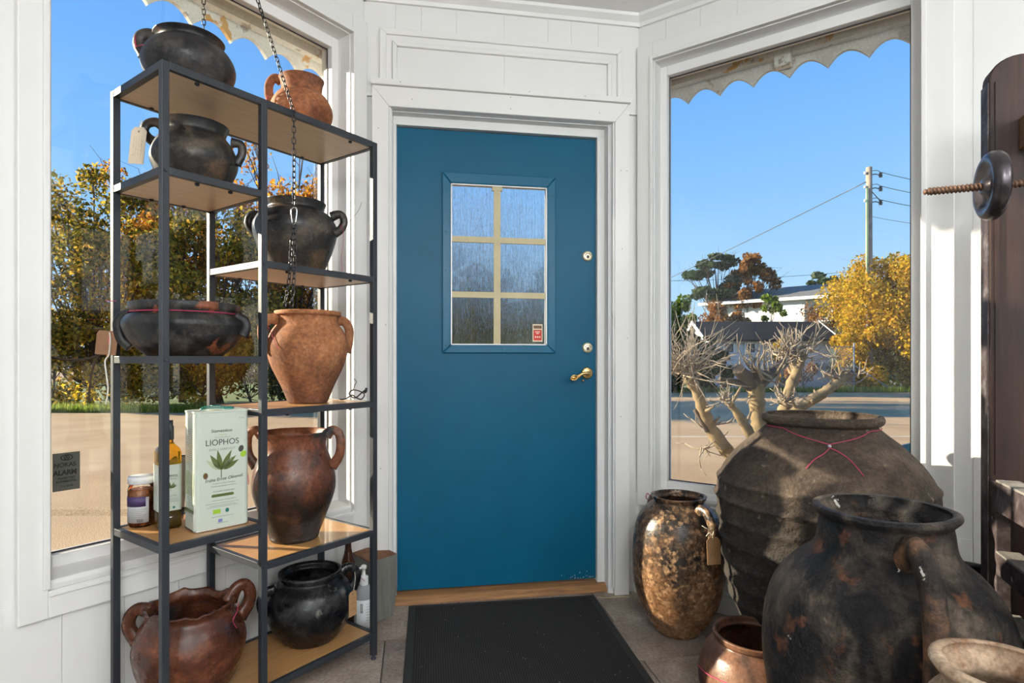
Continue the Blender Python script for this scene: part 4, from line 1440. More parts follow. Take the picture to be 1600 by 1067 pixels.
# ------------------------------------------------------------------ old wooden press on the right
PO = street(1.268, 1.55)
PROT = R_(-21.8) - YAW
press = empty('wooden_press', (PO[0], PO[1], 0), PROT)
tag(press, 'old dark wooden press with a round topped upright and iron screw', 'wooden press')
dark_wood = wood('dark_stained_wood', (.012, .005, .004), (.055, .018, .010), .6, (10, 10, .8), 5, .2)
rail_wood = clay('worn_painted_wood', [(.3, (.028, .016, .016)), (.52, (.06, .045, .048)), (.72, (.16, .15, .16))], 14, .55,
                 patch=((.62, .60, .58), 26, .68, .03), bump=.3, offset=(1, 2, 3))
grey_wood = wood('weathered_grey_wood', (.12, .11, .10), (.30, .285, .26), .85, (10, 1.5, 10), 6, .5)
plank_poly = [(.0, .02), (.135, .02), (.135, 1.80)] + [(.0675 + .0675 * math.cos(math.pi * k / 14), 1.80 + .055 * math.sin(math.pi * k / 14)) for k in range(1, 14)] + [(0, 1.80)]
MB().prism(plank_poly, -.002, .05).build('upright', dark_wood, press, bevel=.004)
MB().box(-.003, 0, .0, .048, .05, 1.79).build('painted_edge', rail_wood, press)
MB().box(.012, .020, -.006, -.002, .75, 1.79).build('groove_bead', dark_wood, press)
# back boards further in
MB().box(.14, .36, .015, .045, .02, 1.55).build('back_board', dark_wood, press)
# stub of the cross beam
MB().prism([(.062, 1.60), (.30, 1.64), (.30, 1.72), (.062, 1.685)], -.09, -.002).build('cross_beam', wood('lighter_brown_wood', (.10, .05, .026), (.24, .13, .07), .5, (1, 10, 10), 6, .2), press, bevel=.004)
# ladder-like rails coming towards the viewer
MB().box(.0, .034, -.045, -.002, .02, .738).build('stile', rail_wood, press, bevel=.003)
for z0, z1 in ((.662, .738), (.50, .555), (.325, .395)):
    MB().box(.0, .034, -.62, -.045, z0, z1).build('rail', rail_wood, press, bevel=.003)
    MB().box(.0, .05, -.62, -.045, z1, z1 + .006).build('rail_top', grey_wood, press, bevel=.001)
MB().box(.0, .034, -.665, -.62, .02, .738).build('stile', rail_wood, press, bevel=.003)
MB().box(.10, .12, -.62, -.004, .03, .72).build('inner_panel', dark_wood, press)
# near upright carrying the screw (beyond the picture's edge)
MB().box(.10, .17, -.34, -.26, .02, 1.72).build('upright', dark_wood, press, bevel=.004)
iron = plain('dark_iron', (.075, .066, .072), .30, metal=.85, var=.4, scale=25, bump=.15)
rust = plain('rusty_iron', (.115, .062, .038), .6, metal=.4, var=.35, scale=40, bump=.3)
SZ = 1.443
# threaded rod: helical ridge
rod = MB()
Lr, x0 = .40, -.218
nst, per = 14, .0078
turns = int(Lr / per)
ring = []
ns = turns * 4
for k in range(ns + 1):
    x = x0 + Lr * k / ns
    rad = .0080 + .0016 * (1 if k % 4 in (1, 2) else -1)
    if k < 6:
        rad *= .6 + .4 * k / 6
    row = []
    for j in range(nst):
        a = 2 * math.pi * j / nst
        ph = (x - x0) / per - j / nst
        r2 = rad if k < 6 else .0080 + .0016 * math.sin(2 * math.pi * ph)
        row.append(len(rod.v))
        rod.v.append((x, -.30 + r2 * math.cos(a), SZ + r2 * math.sin(a)))
    ring.append(row)
rod.f.append(tuple(ring[0]))
rod.f.append(tuple(reversed(ring[-1])))
for a, c in zip(ring[:-1], ring[1:]):
    for j in range(nst):
        rod.f.append((a[j], a[(j + 1) % nst], c[(j + 1) % nst], c[j]))
rod.build('screw_rod', rust, press, True)
dsc = MB().lathe([(.008, .030), (.016, .030), (.021, .022), (.034, .016), (.044, .018), (.054, .027), (.064, .028), (.071, .024), (.0755, .016), (.0755, .004), (.071, -.003), (.05, -.006), (.008, -.006)], 48)
dsc.build('clamp_disc', iron, press, True, (-.078, -.30, SZ), (0, R_(-90), 0))

# weathered low bench under the press rails
bench = empty('low_bench', (PO[0], PO[1], 0), PROT)
tag(bench, 'low weathered grey plank bench standing along the wooden press', 'bench')
MB().box(-.075, -.006, -.75, .02, .268, .292).build('top_plank', grey_wood, bench, bevel=.003)
for t_ in (-.70, -.05):
    MB().box(-.070, -.010, t_ - .03, t_, 0, .268).build('leg', grey_wood, bench)

# ------------------------------------------------------------------ alarm sticker on the left window
al = empty('alarm_sticker', LORG, LROT)
tag(al, 'dark alarm company sticker in the corner of the left window', 'sticker')
SU0, SU1, SZ0, SZ1 = .988, 1.054, .677, .786
sticker_bg = plain('sticker_grey', (.085, .09, .076), .6)
sticker_ink = plain('sticker_black', (.004, .004, .004), .6)
MB().box(SU0, SU1, -.1016, -.1008, SZ0, SZ1).build('backing', sticker_bg, al)
SR = (R_(90), 0, R_(180))
su = 1.0245
text_part('lettering', 'NOKAS', .0170, sticker_ink, al, (su, -.1004, .751), SR, sx=.93, thick=.0004)
text_part('lettering', 'ALARM', .0195, sticker_ink, al, (su, -.1004, .7285), SR, sx=.90, thick=.0009)
text_part('lettering', 'TILKNYTTET', .0085, sticker_ink, al, (su - .003, -.1004, .7125), SR, sx=.9, thick=.0003)
text_part('lettering', 'ALARMSENTRAL', .0080, sticker_ink, al, (su - .003, -.1004, .7035), SR, sx=.85, thick=.0003)
text_part('lettering', 'TLF. 02580', .0070, sticker_ink, al, (su - .004, -.1004, .690), SR)
LZ = .772
ring_ = [(su - .004 + .014 * math.cos(a), -.1004, LZ + .0075 * math.sin(a)) for a in [2 * math.pi * k / 24 for k in range(24)]]
MB().tube(ring_, .0014, 5, True, flat=.3).build('emblem_ring', sticker_ink, al)
ring_ = [(su - .004 + .006 * math.cos(a), -.1004, LZ + .006 * math.sin(a)) for a in [2 * math.pi * k / 18 for k in range(18)]]
MB().tube(ring_, .0012, 5, True, flat=.3).build('emblem_disc', sticker_ink, al)
MB().prism([(su - .009, LZ - .005), (su - .004, LZ + .006), (su + .001, LZ - .005), (su - .0015, LZ - .005), (su - .004, LZ + .001), (su - .0065, LZ - .005)], -.1008, -.1003).build('emblem_mark', sticker_ink, al)

# ------------------------------------------------------------------ eaves outside the windows
peel = clay('peeling_cream_paint', [(.3, (.78, .75, .66)), (.52, (.86, .84, .78)), (.72, (.90, .89, .84))], 6, .7,
            patch=((.70, .42, .14), 6, .60, .02), patch2=((.48, .42, .36), 14, .64, .03), bump=.3, fine=.08)
grey_peel = clay('peeling_grey_board', [(.3, (.62, .59, .53)), (.52, (.76, .73, .68)), (.72, (.84, .82, .77))], 8, .75,
                 patch=((.42, .28, .16), 9, .60, .05), bump=.4, offset=(3, 0, 1), fine=.12)
for side, org, rot, sg, n in (('left', LORG, LROT, 1, '7'), ('right', RORG, RROT, -1, '8')):
    ev = empty('trim_' + n, org, rot)
    tag(ev, kind='structure')
    poly = [(-.20, 2.40)]
    pitch = .1473
    u = .155 - 3 * pitch
    pts = []
    while u < 1.75:
        for k in range(9):
            t = k / 8
            zz_ = 2.272 + .052 * (math.sin(math.pi * t) ** .8) * (1 - .15 * t)
            pts.append((u + pitch * (.04 + .92 * t), zz_ + (.0 if 0 < k < 8 else .004)))
        pts.append((u + pitch, 2.268))
        u += pitch
    pts = [p for p in pts if p[0] > -.2]
    poly = [(-.20, 2.42)] + [(-.20, 2.30)] + pts + [(pts[-1][0], 2.42)]
    y0, y1 = sorted((sg * -.262, sg * -.245))
    MB().prism(poly, y0, y1).build('scalloped_board', grey_peel if side == 'right' else peel, ev)
    y0, y1 = sorted((sg * -.245, sg * -.205))
    MB().box(-.2, 1.8, y0, y1, 2.352, 2.52).build('upper_board', peel, ev)
    y0, y1 = sorted((sg * -.205, sg * -.178))
    MB().box(-.2, 1.8, y0, y1, 2.40, 2.44).build('soffit_strip', peel, ev)
    y0, y1 = sorted((sg * -.42, sg * -.175))
    MB().box(-.25, 2.2, y0, y1, 2.52, 2.60).build('eave_slab', peel, ev)
    y0, y1 = sorted((sg * -.235, sg * -.19))
    if side == 'right':
        blk = MB().box(.548, .612, y0, y1, 2.302, 2.38).build('bracket', peel, ev, bevel=.003)
        MB().tube(crom([(.58, sg * -.186, 2.385), (.58, sg * -.184, 2.365), (.581, sg * -.180, 2.350), (.583, sg * -.176, 2.358)], 4), .003, 6).build('hook', frame_paint, blk, True)

# ------------------------------------------------------------------ ground outside
m, nt, b = new_mat('warm_asphalt')
n1 = noise_node(nt, 1.1, 5)
n2 = noise_node(nt, 90, 3, .7)
c = ramp_node(nt, n1, [(.35, (.40, .255, .125)), (.65, (.48, .32, .165))])
c2 = ramp_node(nt, n2, [(.3, (.55, .55, .55)), (.7, (1.35, 1.35, 1.35))])
mu = nt.nodes.new('ShaderNodeMix')
mu.data_type = 'RGBA'
mu.blend_type = 'MULTIPLY'
mu.inputs[0].default_value = 1
nt.links.new(c, mu.inputs[6])
nt.links.new(c2, mu.inputs[7])
nt.links.new(mu.outputs[2], b.inputs['Base Color'])
b.inputs['Roughness'].default_value = .9
add_bump(nt, b, noise_node(nt, 140, 2), .6, .01)
asphalt = m
rd = MB().quad([street(-60, -12, GZ), street(70, -12, GZ), street(70, 120, GZ), street(-60, 120, GZ)])
tag(rd.build('road', asphalt), kind='structure')
ln = MB()
q = [street(2.0, 8.66, GZ + .003), street(14, 8.70, GZ + .003), street(14, 8.78, GZ + .003), street(2.0, 8.74, GZ + .003)]
ln.quad(q)
tag(ln.build('road_line', plain('road_marking', (.60, .50, .38), .8, var=.2, scale=4)), kind='structure')
# rough asphalt edge close to the left window
kb = MB()
for k in range(40):
    a0, a1 = -6.5 + k * .1, -6.5 + (k + 1) * .1
    pr_ = [(-.10, 0), (-.05, .035), (.0, .045), (.06, .03), (.14, 0)]
    h0, h1 = 1 + .25 * mnoise.noise(Vector((a0 * 3, 0, 0))), 1 + .25 * mnoise.noise(Vector((a1 * 3, 0, 0)))
    for (d0, z0), (d1, z1) in zip(pr_[:-1], pr_[1:]):
        kb.quad([street(a0, 4.4 + d0, GZ + z0 * h0), street(a1, 4.4 + d0, GZ + z0 * h1), street(a1, 4.4 + d1, GZ + z1 * h1), street(a0, 4.4 + d1, GZ + z1 * h0)])
tag(kb.build('asphalt_ridge', asphalt, None, True), kind='structure')

grass_mat = plain('verge_grass', (.13, .17, .03), .9, var=.45, scale=6, bump=.5)
hill_mat = plain('hill_grass', (.115, .12, .045), .9, var=.4, scale=.8, bump=.5, bscale=4)
vg = MB()
vg.quad([street(-60, 12.7, GZ + .02), street(1.0, 12.7, GZ + .02), street(1.0, 30, GZ + .04), street(-60, 30, GZ + .04)])
tag(vg.build('verge', grass_mat), kind='structure')
vg = MB()
NX, NY = 60, 40
for j in range(NY + 1):
    for i in range(NX + 1):
        a = 1.0 + 69 * i / NX
        d = 20.4 + 90 * (j / NY) ** 1.5
        z = GZ + .03 + 3.9 * min(1, max(0, (d - 27) / 16)) ** 1.3 * min(1, max(0, (a - 3) / 8)) + .12 * mnoise.noise(Vector((a * .4, d * .4, 0))) * (1 if d > 22 else .1)
        vg.v.append(street(a, d, z))
for j in range(NY):
    for i in range(NX):
        k = j * (NX + 1) + i
        vg.f.append((k, k + 1, k + NX + 2, k + NX + 1))
tag(vg.build('hillside', hill_mat, None, True), kind='structure')
# grass blades along the verge edges
rng = np.random.default_rng(3)


def blades(name, a0, a1, d0, d1, n, h, mat, label):
    a = rng.uniform(a0, a1, n)
    d = d0 + (d1 - d0) * rng.random(n) ** 1.6
    an = rng.uniform(0, 6.28, n)
    hh = h * rng.uniform(.4, 1.2, n)
    w = .012
    V, Fc = [], []
    for k in range(n):
        x, y, _ = street(a[k], d[k])
        c_, s_ = math.cos(an[k]) * w, math.sin(an[k]) * w
        V += [(x - c_, y - s_, GZ + .01), (x + c_, y + s_, GZ + .01), (x + s_ * 3 + rng.uniform(-.03, .03), y - c_ * 3, GZ + .01 + hh[k])]
        Fc.append((3 * k, 3 * k + 1, 3 * k + 2))
    o = fast_mesh(name, V, Fc, mat)
    tag(o, label, 'grass', kind='stuff')
    return o


# ------------------------------------------------------------------ foliage
def leaf_mat(name, stops, trans=.55):
    m, nt, b = new_mat(name)
    nt.nodes.remove(b)
    o = nt.nodes['Material Output']
    g = nt.nodes.new('ShaderNodeNewGeometry')
    c = ramp_node(nt, g.outputs['Random Per Island'], stops)
    df = nt.nodes.new('ShaderNodeBsdfDiffuse')
    tl = nt.nodes.new('ShaderNodeBsdfTranslucent')
    mx = nt.nodes.new('ShaderNodeMixShader')
    mx.inputs[0].default_value = trans
    nt.links.new(c, df.inputs[0])
    nt.links.new(c, tl.inputs[0])
    nt.links.new(df.outputs[0], mx.inputs[1])
    nt.links.new(tl.outputs[0], mx.inputs[2])
    nt.links.new(mx.outputs[0], o.inputs[0])
    return m


grass_blade = leaf_mat('grass_blades', [(0, (.10, .16, .02)), (.5, (.22, .30, .04)), (1, (.38, .40, .08))])
blades('grass_tufts', -13, 0, 12.6, 13.6, 9000, .17, grass_blade, 'bright green grass edging the road under the left hedge')
blades('grass_tufts', 3, 17, 20.3, 21.2, 5000, .22, grass_blade, 'strip of grass along the far road edge before the shed')

L_green = leaf_mat('leaves_olive', [(0, (.05, .055, .01)), (.35, (.16, .15, .02)), (.68, (.44, .34, .04)), (1, (.75, .42, .06))])
L_yellow = leaf_mat('leaves_yellow', [(0, (.16, .13, .015)), (.4, (.46, .32, .025)), (.75, (.72, .50, .04)), (1, (.75, .36, .04))])
L_orange = leaf_mat('leaves_orange', [(0, (.16, .065, .015)), (.35, (.48, .18, .025)), (.7, (.75, .32, .04)), (1, (.75, .50, .07))])
L_brown = leaf_mat('leaves_brown', [(0, (.09, .04, .016)), (.5, (.28, .125, .04)), (1, (.52, .26, .08))])
L_dark = leaf_mat('leaves_dark_green', [(0, (.014, .022, .008)), (.5, (.038, .052, .014)), (1, (.10, .11, .025))])
L_pine = leaf_mat('pine_needles', [(0, (.02, .04, .022)), (.5, (.05, .085, .045)), (1, (.13, .16, .07))], .25)
L_bright = leaf_mat('leaves_bright_green', [(0, (.04, .08, .01)), (.5, (.14, .22, .025)), (1, (.32, .40, .06))])
tree_bark = plain('tree_bark', (.075, .055, .042), .9, var=.35, scale=5, bump=.5, bscale=20)
pale_bark = plain('pollard_bark', (.23, .165, .085), .9, var=.45, scale=14, bump=.8, bscale=30)
twig_bark = plain('pale_twig', (.27, .215, .15), .8, var=.25, scale=9)


def leaf_cloud(name, mat, parent, centers, radii, per, size, seed, squash=1.0, long=1.6):
    r = np.random.default_rng(seed)
    cs = np.repeat(np.array(centers), per, axis=0)
    rs = np.repeat(np.array(radii), per)
    n = len(cs)
    g = r.normal(size=(n, 3))
    g /= np.linalg.norm(g, axis=1)[:, None]
    rad = rs * r.random(n) ** .45
    P = cs + g * rad[:, None] * np.array([1, 1, squash])
    a = r.normal(size=(n, 3))
    a /= np.linalg.norm(a, axis=1)[:, None]
    b_ = np.cross(a, r.normal(size=(n, 3)))
    b_ /= np.linalg.norm(b_, axis=1)[:, None]
    s = size * r.uniform(.6, 1.3, n)[:, None]
    V = np.stack([P - a * s * long * .5, P + b_ * s * .5, P + a * s * long * .5, P - b_ * s * .5], axis=1).reshape(-1, 3)
    me = bpy.data.meshes.new(name)
    me.vertices.add(4 * n)
    me.vertices.foreach_set('co', V.astype(np.float32).ravel())
    me.loops.add(4 * n)
    me.loops.foreach_set('vertex_index', np.arange(4 * n, dtype=np.int32))
    me.polygons.add(n)
    me.polygons.foreach_set('loop_start', np.arange(0, 4 * n, 4, dtype=np.int32))
    me.update(calc_edges=True)
    me.validate()
    me.materials.append(mat)
    o = bpy.data.objects.new(name, me)
    COL.objects.link(o)
    o.parent = parent
    o['kind'] = 'stuff'
    return o


def tree(name, label, a, d, h, rad, mat, seed, nclus=26, per=240, size=.07, z0=.25, trunk=.10, group=None, cat='tree', clus=.22, base=GZ, squash=1.0, bark=None, fill=.5, long=1.6, extra_twigs=1):
    """crown of clusters carried by a branching trunk; a,d on the street grid"""
    rnd = random.Random(seed)
    x, y, _ = street(a, d)
    root = empty(name, (x, y, base), 0)
    tag(root, label, cat, group)
    cz = h * (z0 + 1) / 2
    hz = h * (1 - z0) / 2
    cen = []
    while len(cen) < nclus:
        v = Vector((rnd.uniform(-1, 1), rnd.uniform(-1, 1), rnd.uniform(-1, 1)))
        if fill < v.length < 1:
            cen.append((v.x * rad, v.y * rad, cz + v.z * hz))
    mb = MB()
    top = Vector((rnd.uniform(-.1, .1) * rad, rnd.uniform(-.1, .1) * rad, h * .72))
    spine = crom([(0, 0, 0), (rnd.uniform(-.06, .06) * h, rnd.uniform(-.06, .06) * h, h * .3), tuple(top)], 6)
    mb.tube(spine, [trunk * (1 - .75 * k / (len(spine) - 1)) for k in range(len(spine))], 8)
    for k, c_ in enumerate(cen):
        t = min(.95, max(.18, (c_[2] / h) * .75 - rnd.uniform(.05, .2)))
        s_ = Vector(spine[int(t * (len(spine) - 1))])
        e = Vector(c_)
        mid = s_.lerp(e, .5) + Vector((0, 0, -.05 * h + rnd.uniform(-.1, .1)))
        mb.tube(crom([tuple(s_), tuple(mid), tuple(e)], 4), [trunk * .32 * (1 - .8 * q / 8) for q in range(9)], 5)
        for _ in range(3 * extra_twigs):
            tip = e + Vector((rnd.gauss(0, 1), rnd.gauss(0, 1), rnd.gauss(.2, .8))) * clus * rad * 1.1
            mb.tube([tuple(mid.lerp(e, rnd.uniform(.3, 1))), tuple(e.lerp(tip, .5) + Vector((0, 0, .04))), tuple(tip)], [trunk * .10, trunk * .07, trunk * .04], 4)
    mb.build('branches', bark or tree_bark, root, True)
    leaf_cloud('foliage', mat, root, cen, [clus * rad * rnd.uniform(.7, 1.3) for _ in cen], per, size, seed, squash, long)
    return root


def shrub(name, label, a, d, h, rad, mat, seed, per=200, nclus=16, size=.10, group=None, base=GZ, cat='shrub', long=1.6):
    return tree(name, label, a, d, h, rad, mat, seed, nclus, per, size, .05, .035, group, cat, .42, base, 1.0, None, .15, long)


# trees and hedge across the road, seen in the left window
G1 = 'trees across the road'
tree('autumn_tree', 'dark olive green tree with thin reddish top at the left edge', -10.6, 14.6, 6.0, 2.0, L_green, 21, 46, 371, .072, .12, .11, G1, clus=.26, fill=.2)
tree('autumn_tree', 'reddish orange upper crown of a thin tree behind the olive green one', -9.7, 16.0, 6.6, 1.7, L_orange, 22, 30, 185, .072, .35, .09, G1, clus=.25)
tree('autumn_tree', 'golden yellow leaved tree behind the left shelf posts', -8.7, 15.4, 5.6, 1.5, L_yellow, 23, 34, 343, .072, .15, .10, G1, clus=.27, fill=.2)
tree('autumn_tree', 'olive and yellow tree left of the orange one', -7.3, 14.6, 5.4, 1.6, L_green, 24, 36, 328, .072, .12, .10, G1, clus=.26, fill=.2)
tree('autumn_tree', 'tall airy orange leaved tree with bare branches seen between the shelves', -5.9, 16.0, 7.4, 2.2, L_orange, 25, 44, 171, .072, .28, .13, G1, clus=.20, extra_twigs=2)
tree('autumn_tree', 'sparse orange tree beside the window frame right of the tall one', -4.6, 17.0, 7.0, 1.7, L_orange, 26, 26, 128, .072, .35, .10, G1, clus=.2, extra_twigs=2)
G2 = 'hedge shrubs across the road'
for k, (a, h, r, mt, nm) in enumerate(((-11.0, 2.7, 1.1, L_green, 'leftmost dense olive hedge shrub across the road'), (-9.7, 2.5, 1.0, L_yellow, 'second hedge shrub from the left, yellow leaved'), (-8.5, 2.7, 1.0, L_green, 'third hedge shrub from the left, olive leaved'),
                                       (-7.4, 2.4, .9, L_yellow, 'fourth hedge shrub from the left, golden leaved'), (-6.3, 2.7, 1.0, L_green, 'fifth hedge shrub from the left behind the oil tin'), (-5.1, 2.4, 1.0, L_dark, 'dark green hedge shrub seen below the right shelves'),
                                       (-3.8, 2.6, 1.0, L_green, 'olive hedge shrub nearest the window frame'))):
    shrub('hedge_shrub', nm, a, 13.9 + .25 * (k % 3), h, r, mt, 40 + k, 330, 24, .062, G2)
# behind the door glass
G3 = 'trees straight beyond the door'
tree('dark_tree', 'left dark tree seen through the door window', -2.6, 21, 5.0, 1.7, L_dark, 61, 26, 200, .2, .05, .12, G3, clus=.34, fill=.1)
tree('dark_tree', 'middle brownish tree seen through the door window', -.6, 22, 4.6, 1.6, L_brown, 62, 26, 200, .2, .05, .12, G3, clus=.34, fill=.1)
tree('dark_tree', 'right dark tree seen through the door window', 1.3, 21, 4.3, 1.5, L_dark, 63, 26, 200, .2, .05, .12, G3, clus=.34, fill=.1)

# ------------------------------------------------------------------ view through the right window
G4 = 'shrubs by the utility pole'
shrub('yellow_shrub', 'tall golden yellow shrub behind the utility pole', 14.3, 22.6, 5.3, 1.7, L_yellow, 71, 1008, 34, .075, G4)
shrub('yellow_shrub', 'golden shrub at the right edge of the right window', 15.6, 21.6, 4.6, 1.5, L_yellow, 72, 1008, 30, .075, G4)
shrub('yellow_shrub', 'low bright yellow shrub left of the utility pole base', 13.0, 21.9, 2.3, .9, L_yellow, 73, 720, 22, .075, G4)
shrub('dark_shrub', 'dark green shrub in shade before the shed', 5.9, 20.7, 2.0, 1.15, L_dark, 74, 300, 22, .10)
shrub('dark_shrub', 'low dark shrub against the shed wall', 7.2, 21.2, 1.4, .8, L_dark, 75, 260, 16, .10)
shrub('red_shrub', 'small reddish brown shrub behind the wire fence', 10.75, 21.6, 1.6, .5, L_brown, 76, 160, 14, .07)
shrub('yellow_bush', 'small orange yellow bush at the shed corner', 10.2, 22.2, 2.1, .35, L_yellow, 77, 120, 10, .08)
tree('green_conifer', 'rounded bright green conifer left of the shed roof', 8.65, 30.5, 4.0, .95, L_bright, 78, 26, 240, .12, .0, .1, clus=.38, fill=.1, base=.35)
tree('pine_tree', 'tall dark pine with flat layered crown behind the shed', 17.3, 50, 6.4, 2.1, L_pine, 79, 30, 170, .22, .35, .16, clus=.30, squash=.45, base=3.7)
tree('oak_tree', 'round brown leaved oak beside the pine', 20.2, 49, 6.0, 1.9, L_brown, 80, 34, 170, .20, .2, .16, clus=.26, base=3.7)
shrub('rust_bush', 'rust coloured bush below the pine', 13.4, 38, 2.3, 1.1, L_brown, 81, 220, 18, .12, base=2.2)
shrub('rust_bush', 'second rust coloured bush beside the white house corner', 15.0, 39, 2.0, .9, L_brown, 82, 200, 16, .12, base=2.5)
tree('young_tree', 'slim green young tree in front of the white house', 17.6, 39.5, 3.1, .75, L_bright, 83, 18, 90, .14, .1, .05, clus=.3, base=2.6)
shrub('garden_bush', 'brown bare bush in front of the white house', 20.3, 38, 2.4, 1.4, L_brown, 84, 110, 18, .10, base=2.6)
shrub('garden_bush', 'brown garden bush right of the young tree', 22.2, 37, 2.2, 1.2, L_brown, 85, 100, 16, .10, base=2.6)
tree('distant_pine', 'small distant pine above the white house roof', 38.5, 72, 7.8, 1.8, L_pine, 86, 16, 90, .35, .4, .15, clus=.4, squash=.5, base=3.8)

# shed
shed_white = plain('shed_white_boards', (.72, .72, .72), .6, var=.06)
shed_roof = plain('tar_roofing', (.016, .018, .022), .95, var=.3, scale=2, bump=.3, spec=.1)
px_, py_, _ = street(7.75, 22.95)
shed = empty('garden_shed', (px_, py_, GZ), STREET_ROT)
tag(shed, 'low white boarded shed with dark roof and two small windows', 'shed')
SW = 4.75
mb = MB().box(0, SW, .02, 2.6, 0, 1.98)
mb.prism([(0, 1.98), (.001, 1.98), (.001, 1.98)], 0, .01)
mb.build('walls', shed_white, shed)
sd = MB()
for k in range(13):
    z = .1 + k * .145
    sd.quad([(-.01, .02, z + .145), (SW + .01, .02, z + .145), (SW + .01, -.012, z), (-.01, -.012, z)])
    sd.quad([(-.01, -.012, z), (SW + .01, -.012, z), (SW + .01, .02, z), (-.01, .02, z)])
tag(sd.build('siding', shed_white, shed), kind='stuff')
gb = MB()
for x in (0, SW - .02):
    gb.v += []
    i = len(gb.v)
    gb.v += [(x, .02, 1.98), (x, 2.6, 1.98), (x, 1.3, 2.68), (x + .02, .02, 1.98), (x + .02, 2.6, 1.98), (x + .02, 1.3, 2.68)]
    gb.f += [(i, i + 1, i + 2), (i + 5, i + 4, i + 3), (i, i + 2, i + 5, i + 3), (i + 1, i + 4, i + 5, i + 2), (i, i + 3, i + 4, i + 1)]
gb.build('gables', shed_white, shed)
rf2 = MB()
x0, x1 = -.25, SW + .25
for s_, e_ in (((-.35, 1.93), (1.3, 2.73)), ((2.95, 1.93), (1.3, 2.73))):
    i = len(rf2.v)
    rf2.v += [(x0, s_[0], s_[1]), (x1, s_[0], s_[1]), (x1, e_[0], e_[1]), (x0, e_[0], e_[1]), (x0, s_[0], s_[1] - .07), (x1, s_[0], s_[1] - .07), (x1, e_[0], e_[1] - .07), (x0, e_[0], e_[1] - .07)]
    rf2.f += [(i, i + 1, i + 2, i + 3), (i + 7, i + 6, i + 5, i + 4), (i, i + 4, i + 5, i + 1), (i + 1, i + 5, i + 6, i + 2), (i + 3, i + 2, i + 6, i + 7), (i, i + 3, i + 7, i + 4)]
rf2.build('roof', shed_roof, shed)
for x in (x0 - .03, x1):
    bb = MB()
    for s_, e_ in (((-.38, 1.95), (1.3, 2.77)), ((2.98, 1.95), (1.3, 2.77))):
        i = len(bb.v)
        bb.v += [(x, s_[0], s_[1]), (x, e_[0], e_[1]), (x, e_[0], e_[1] - .16), (x, s_[0], s_[1] - .16)] + [(x + .03, s_[0], s_[1]), (x + .03, e_[0], e_[1]), (x + .03, e_[0], e_[1] - .16), (x + .03, s_[0], s_[1] - .16)]
        bb.f += [(i, i + 1, i + 2, i + 3), (i + 7, i + 6, i + 5, i + 4), (i, i + 4, i + 5, i + 1), (i + 2, i + 6, i + 7, i + 3), (i + 1, i + 5, i + 6, i + 2), (i, i + 3, i + 7, i + 4)]
    bb.build('bargeboard', frame_paint, shed)
for x in (.78, 1.62):
    wf = empty('window', (x, -.02, 1.60), 0)
    wf.parent = shed
    for a in ((-.24, -.17, -.23, .23), (.17, .24, -.23, .23), (-.24, .24, -.23, -.17), (-.24, .24, .17, .23)):
        MB().box(a[0], a[1], -.025, .02, a[2], a[3]).build('window_frame', frame_paint, wf)
    MB().box(-.17, .17, -.004, .004, -.17, .17).build('pane', plain('dark_pane', (.05, .045, .03), .1) if 'dark_pane' not in MATS else MATS['dark_pane'], wf)
MB().tube([(SW + .25, -.38, 1.9), (SW + .15, -.40, 1.0), (SW + .02, -.42, .25), (SW, -.42, 0)], .035, 8).build('downpipe', frame_paint, shed, True)

# white house on the slope
ha = street(17.25, 50.5)
hb = street(26.5, 42.5)
hrot = math.atan2(hb[1] - ha[1], hb[0] - ha[0])
hl_ = math.hypot(hb[0] - ha[0], hb[1] - ha[1])
house = empty('white_house', (ha[0], ha[1], 3.0), hrot)
tag(house, 'white bungalow with a low grey roof on the slope behind the shed', 'house')
house_white = plain('house_white_boards', (.80, .79, .75), .6, var=.04)
house_roof = plain('grey_roof_tiles', (.15, .145, .125), .85, var=.2, scale=3)
MB().box(.0, hl_, .0, 8, 0, 2.92).build('walls', house_white, house)
MB().box(hl_ * .42, hl_ * .62, -.5, .0, 0, 2.85).build('bay', house_white, house)
hr = MB()
hr.v = [(-.7, -1.0, 2.88), (hl_ + 3, -1.0, 2.88), (hl_ + 3, 9, 2.88), (-.7, 9, 2.88), (3.2, 4, 4.3), (hl_ + 3, 4, 4.3)] + [(-.7, -1.0, 2.70), (hl_ + 3, -1.0, 2.70), (hl_ + 3, 9, 2.70), (-.7, 9, 2.70)]
hr.f = [(0, 1, 5, 4), (1, 2, 5), (2, 3, 4, 5), (3, 0, 4), (0, 6, 7, 1), (1, 7, 8, 2), (2, 8, 9, 3), (3, 9, 6, 0), (9, 8, 7, 6)]
hr.build('roof', house_roof, house)
MB().box(-.72, hl_ + 3.02, -1.06, -1.0, 2.66, 2.90).build('fascia', frame_paint, house)
brick_red = plain('chimney_brick', (.24, .095, .06), .9, var=.3, scale=20)
MB().box(hl_ + .1, hl_ + 1.4, 3.2, 4.4, 3.9, 5.4).build('chimney', brick_red, house)
for x, w, z0, z1, mt in ((2.2, .45, .5, 2.2, 'brown_door'), (5.6, .9, 1.3, 2.1, 'w'), (8.4, .7, 1.3, 2.1, 'w'), (9.6, .5, .3, 2.2, 'w'), (11.0, 1.0, 1.2, 2.2, 'w')):
    if x + w > hl_:
        continue
    fr_ = MB().box(x - .12, x + w + .12, -.06, 0, z0 - .12, z1 + .12).build('window', frame_paint, house)
    MB().box(x, x + w, -.09, -.055, z0, z1).build('pane', MATS['dark_pane'] if mt == 'w' else brick_red, fr_)

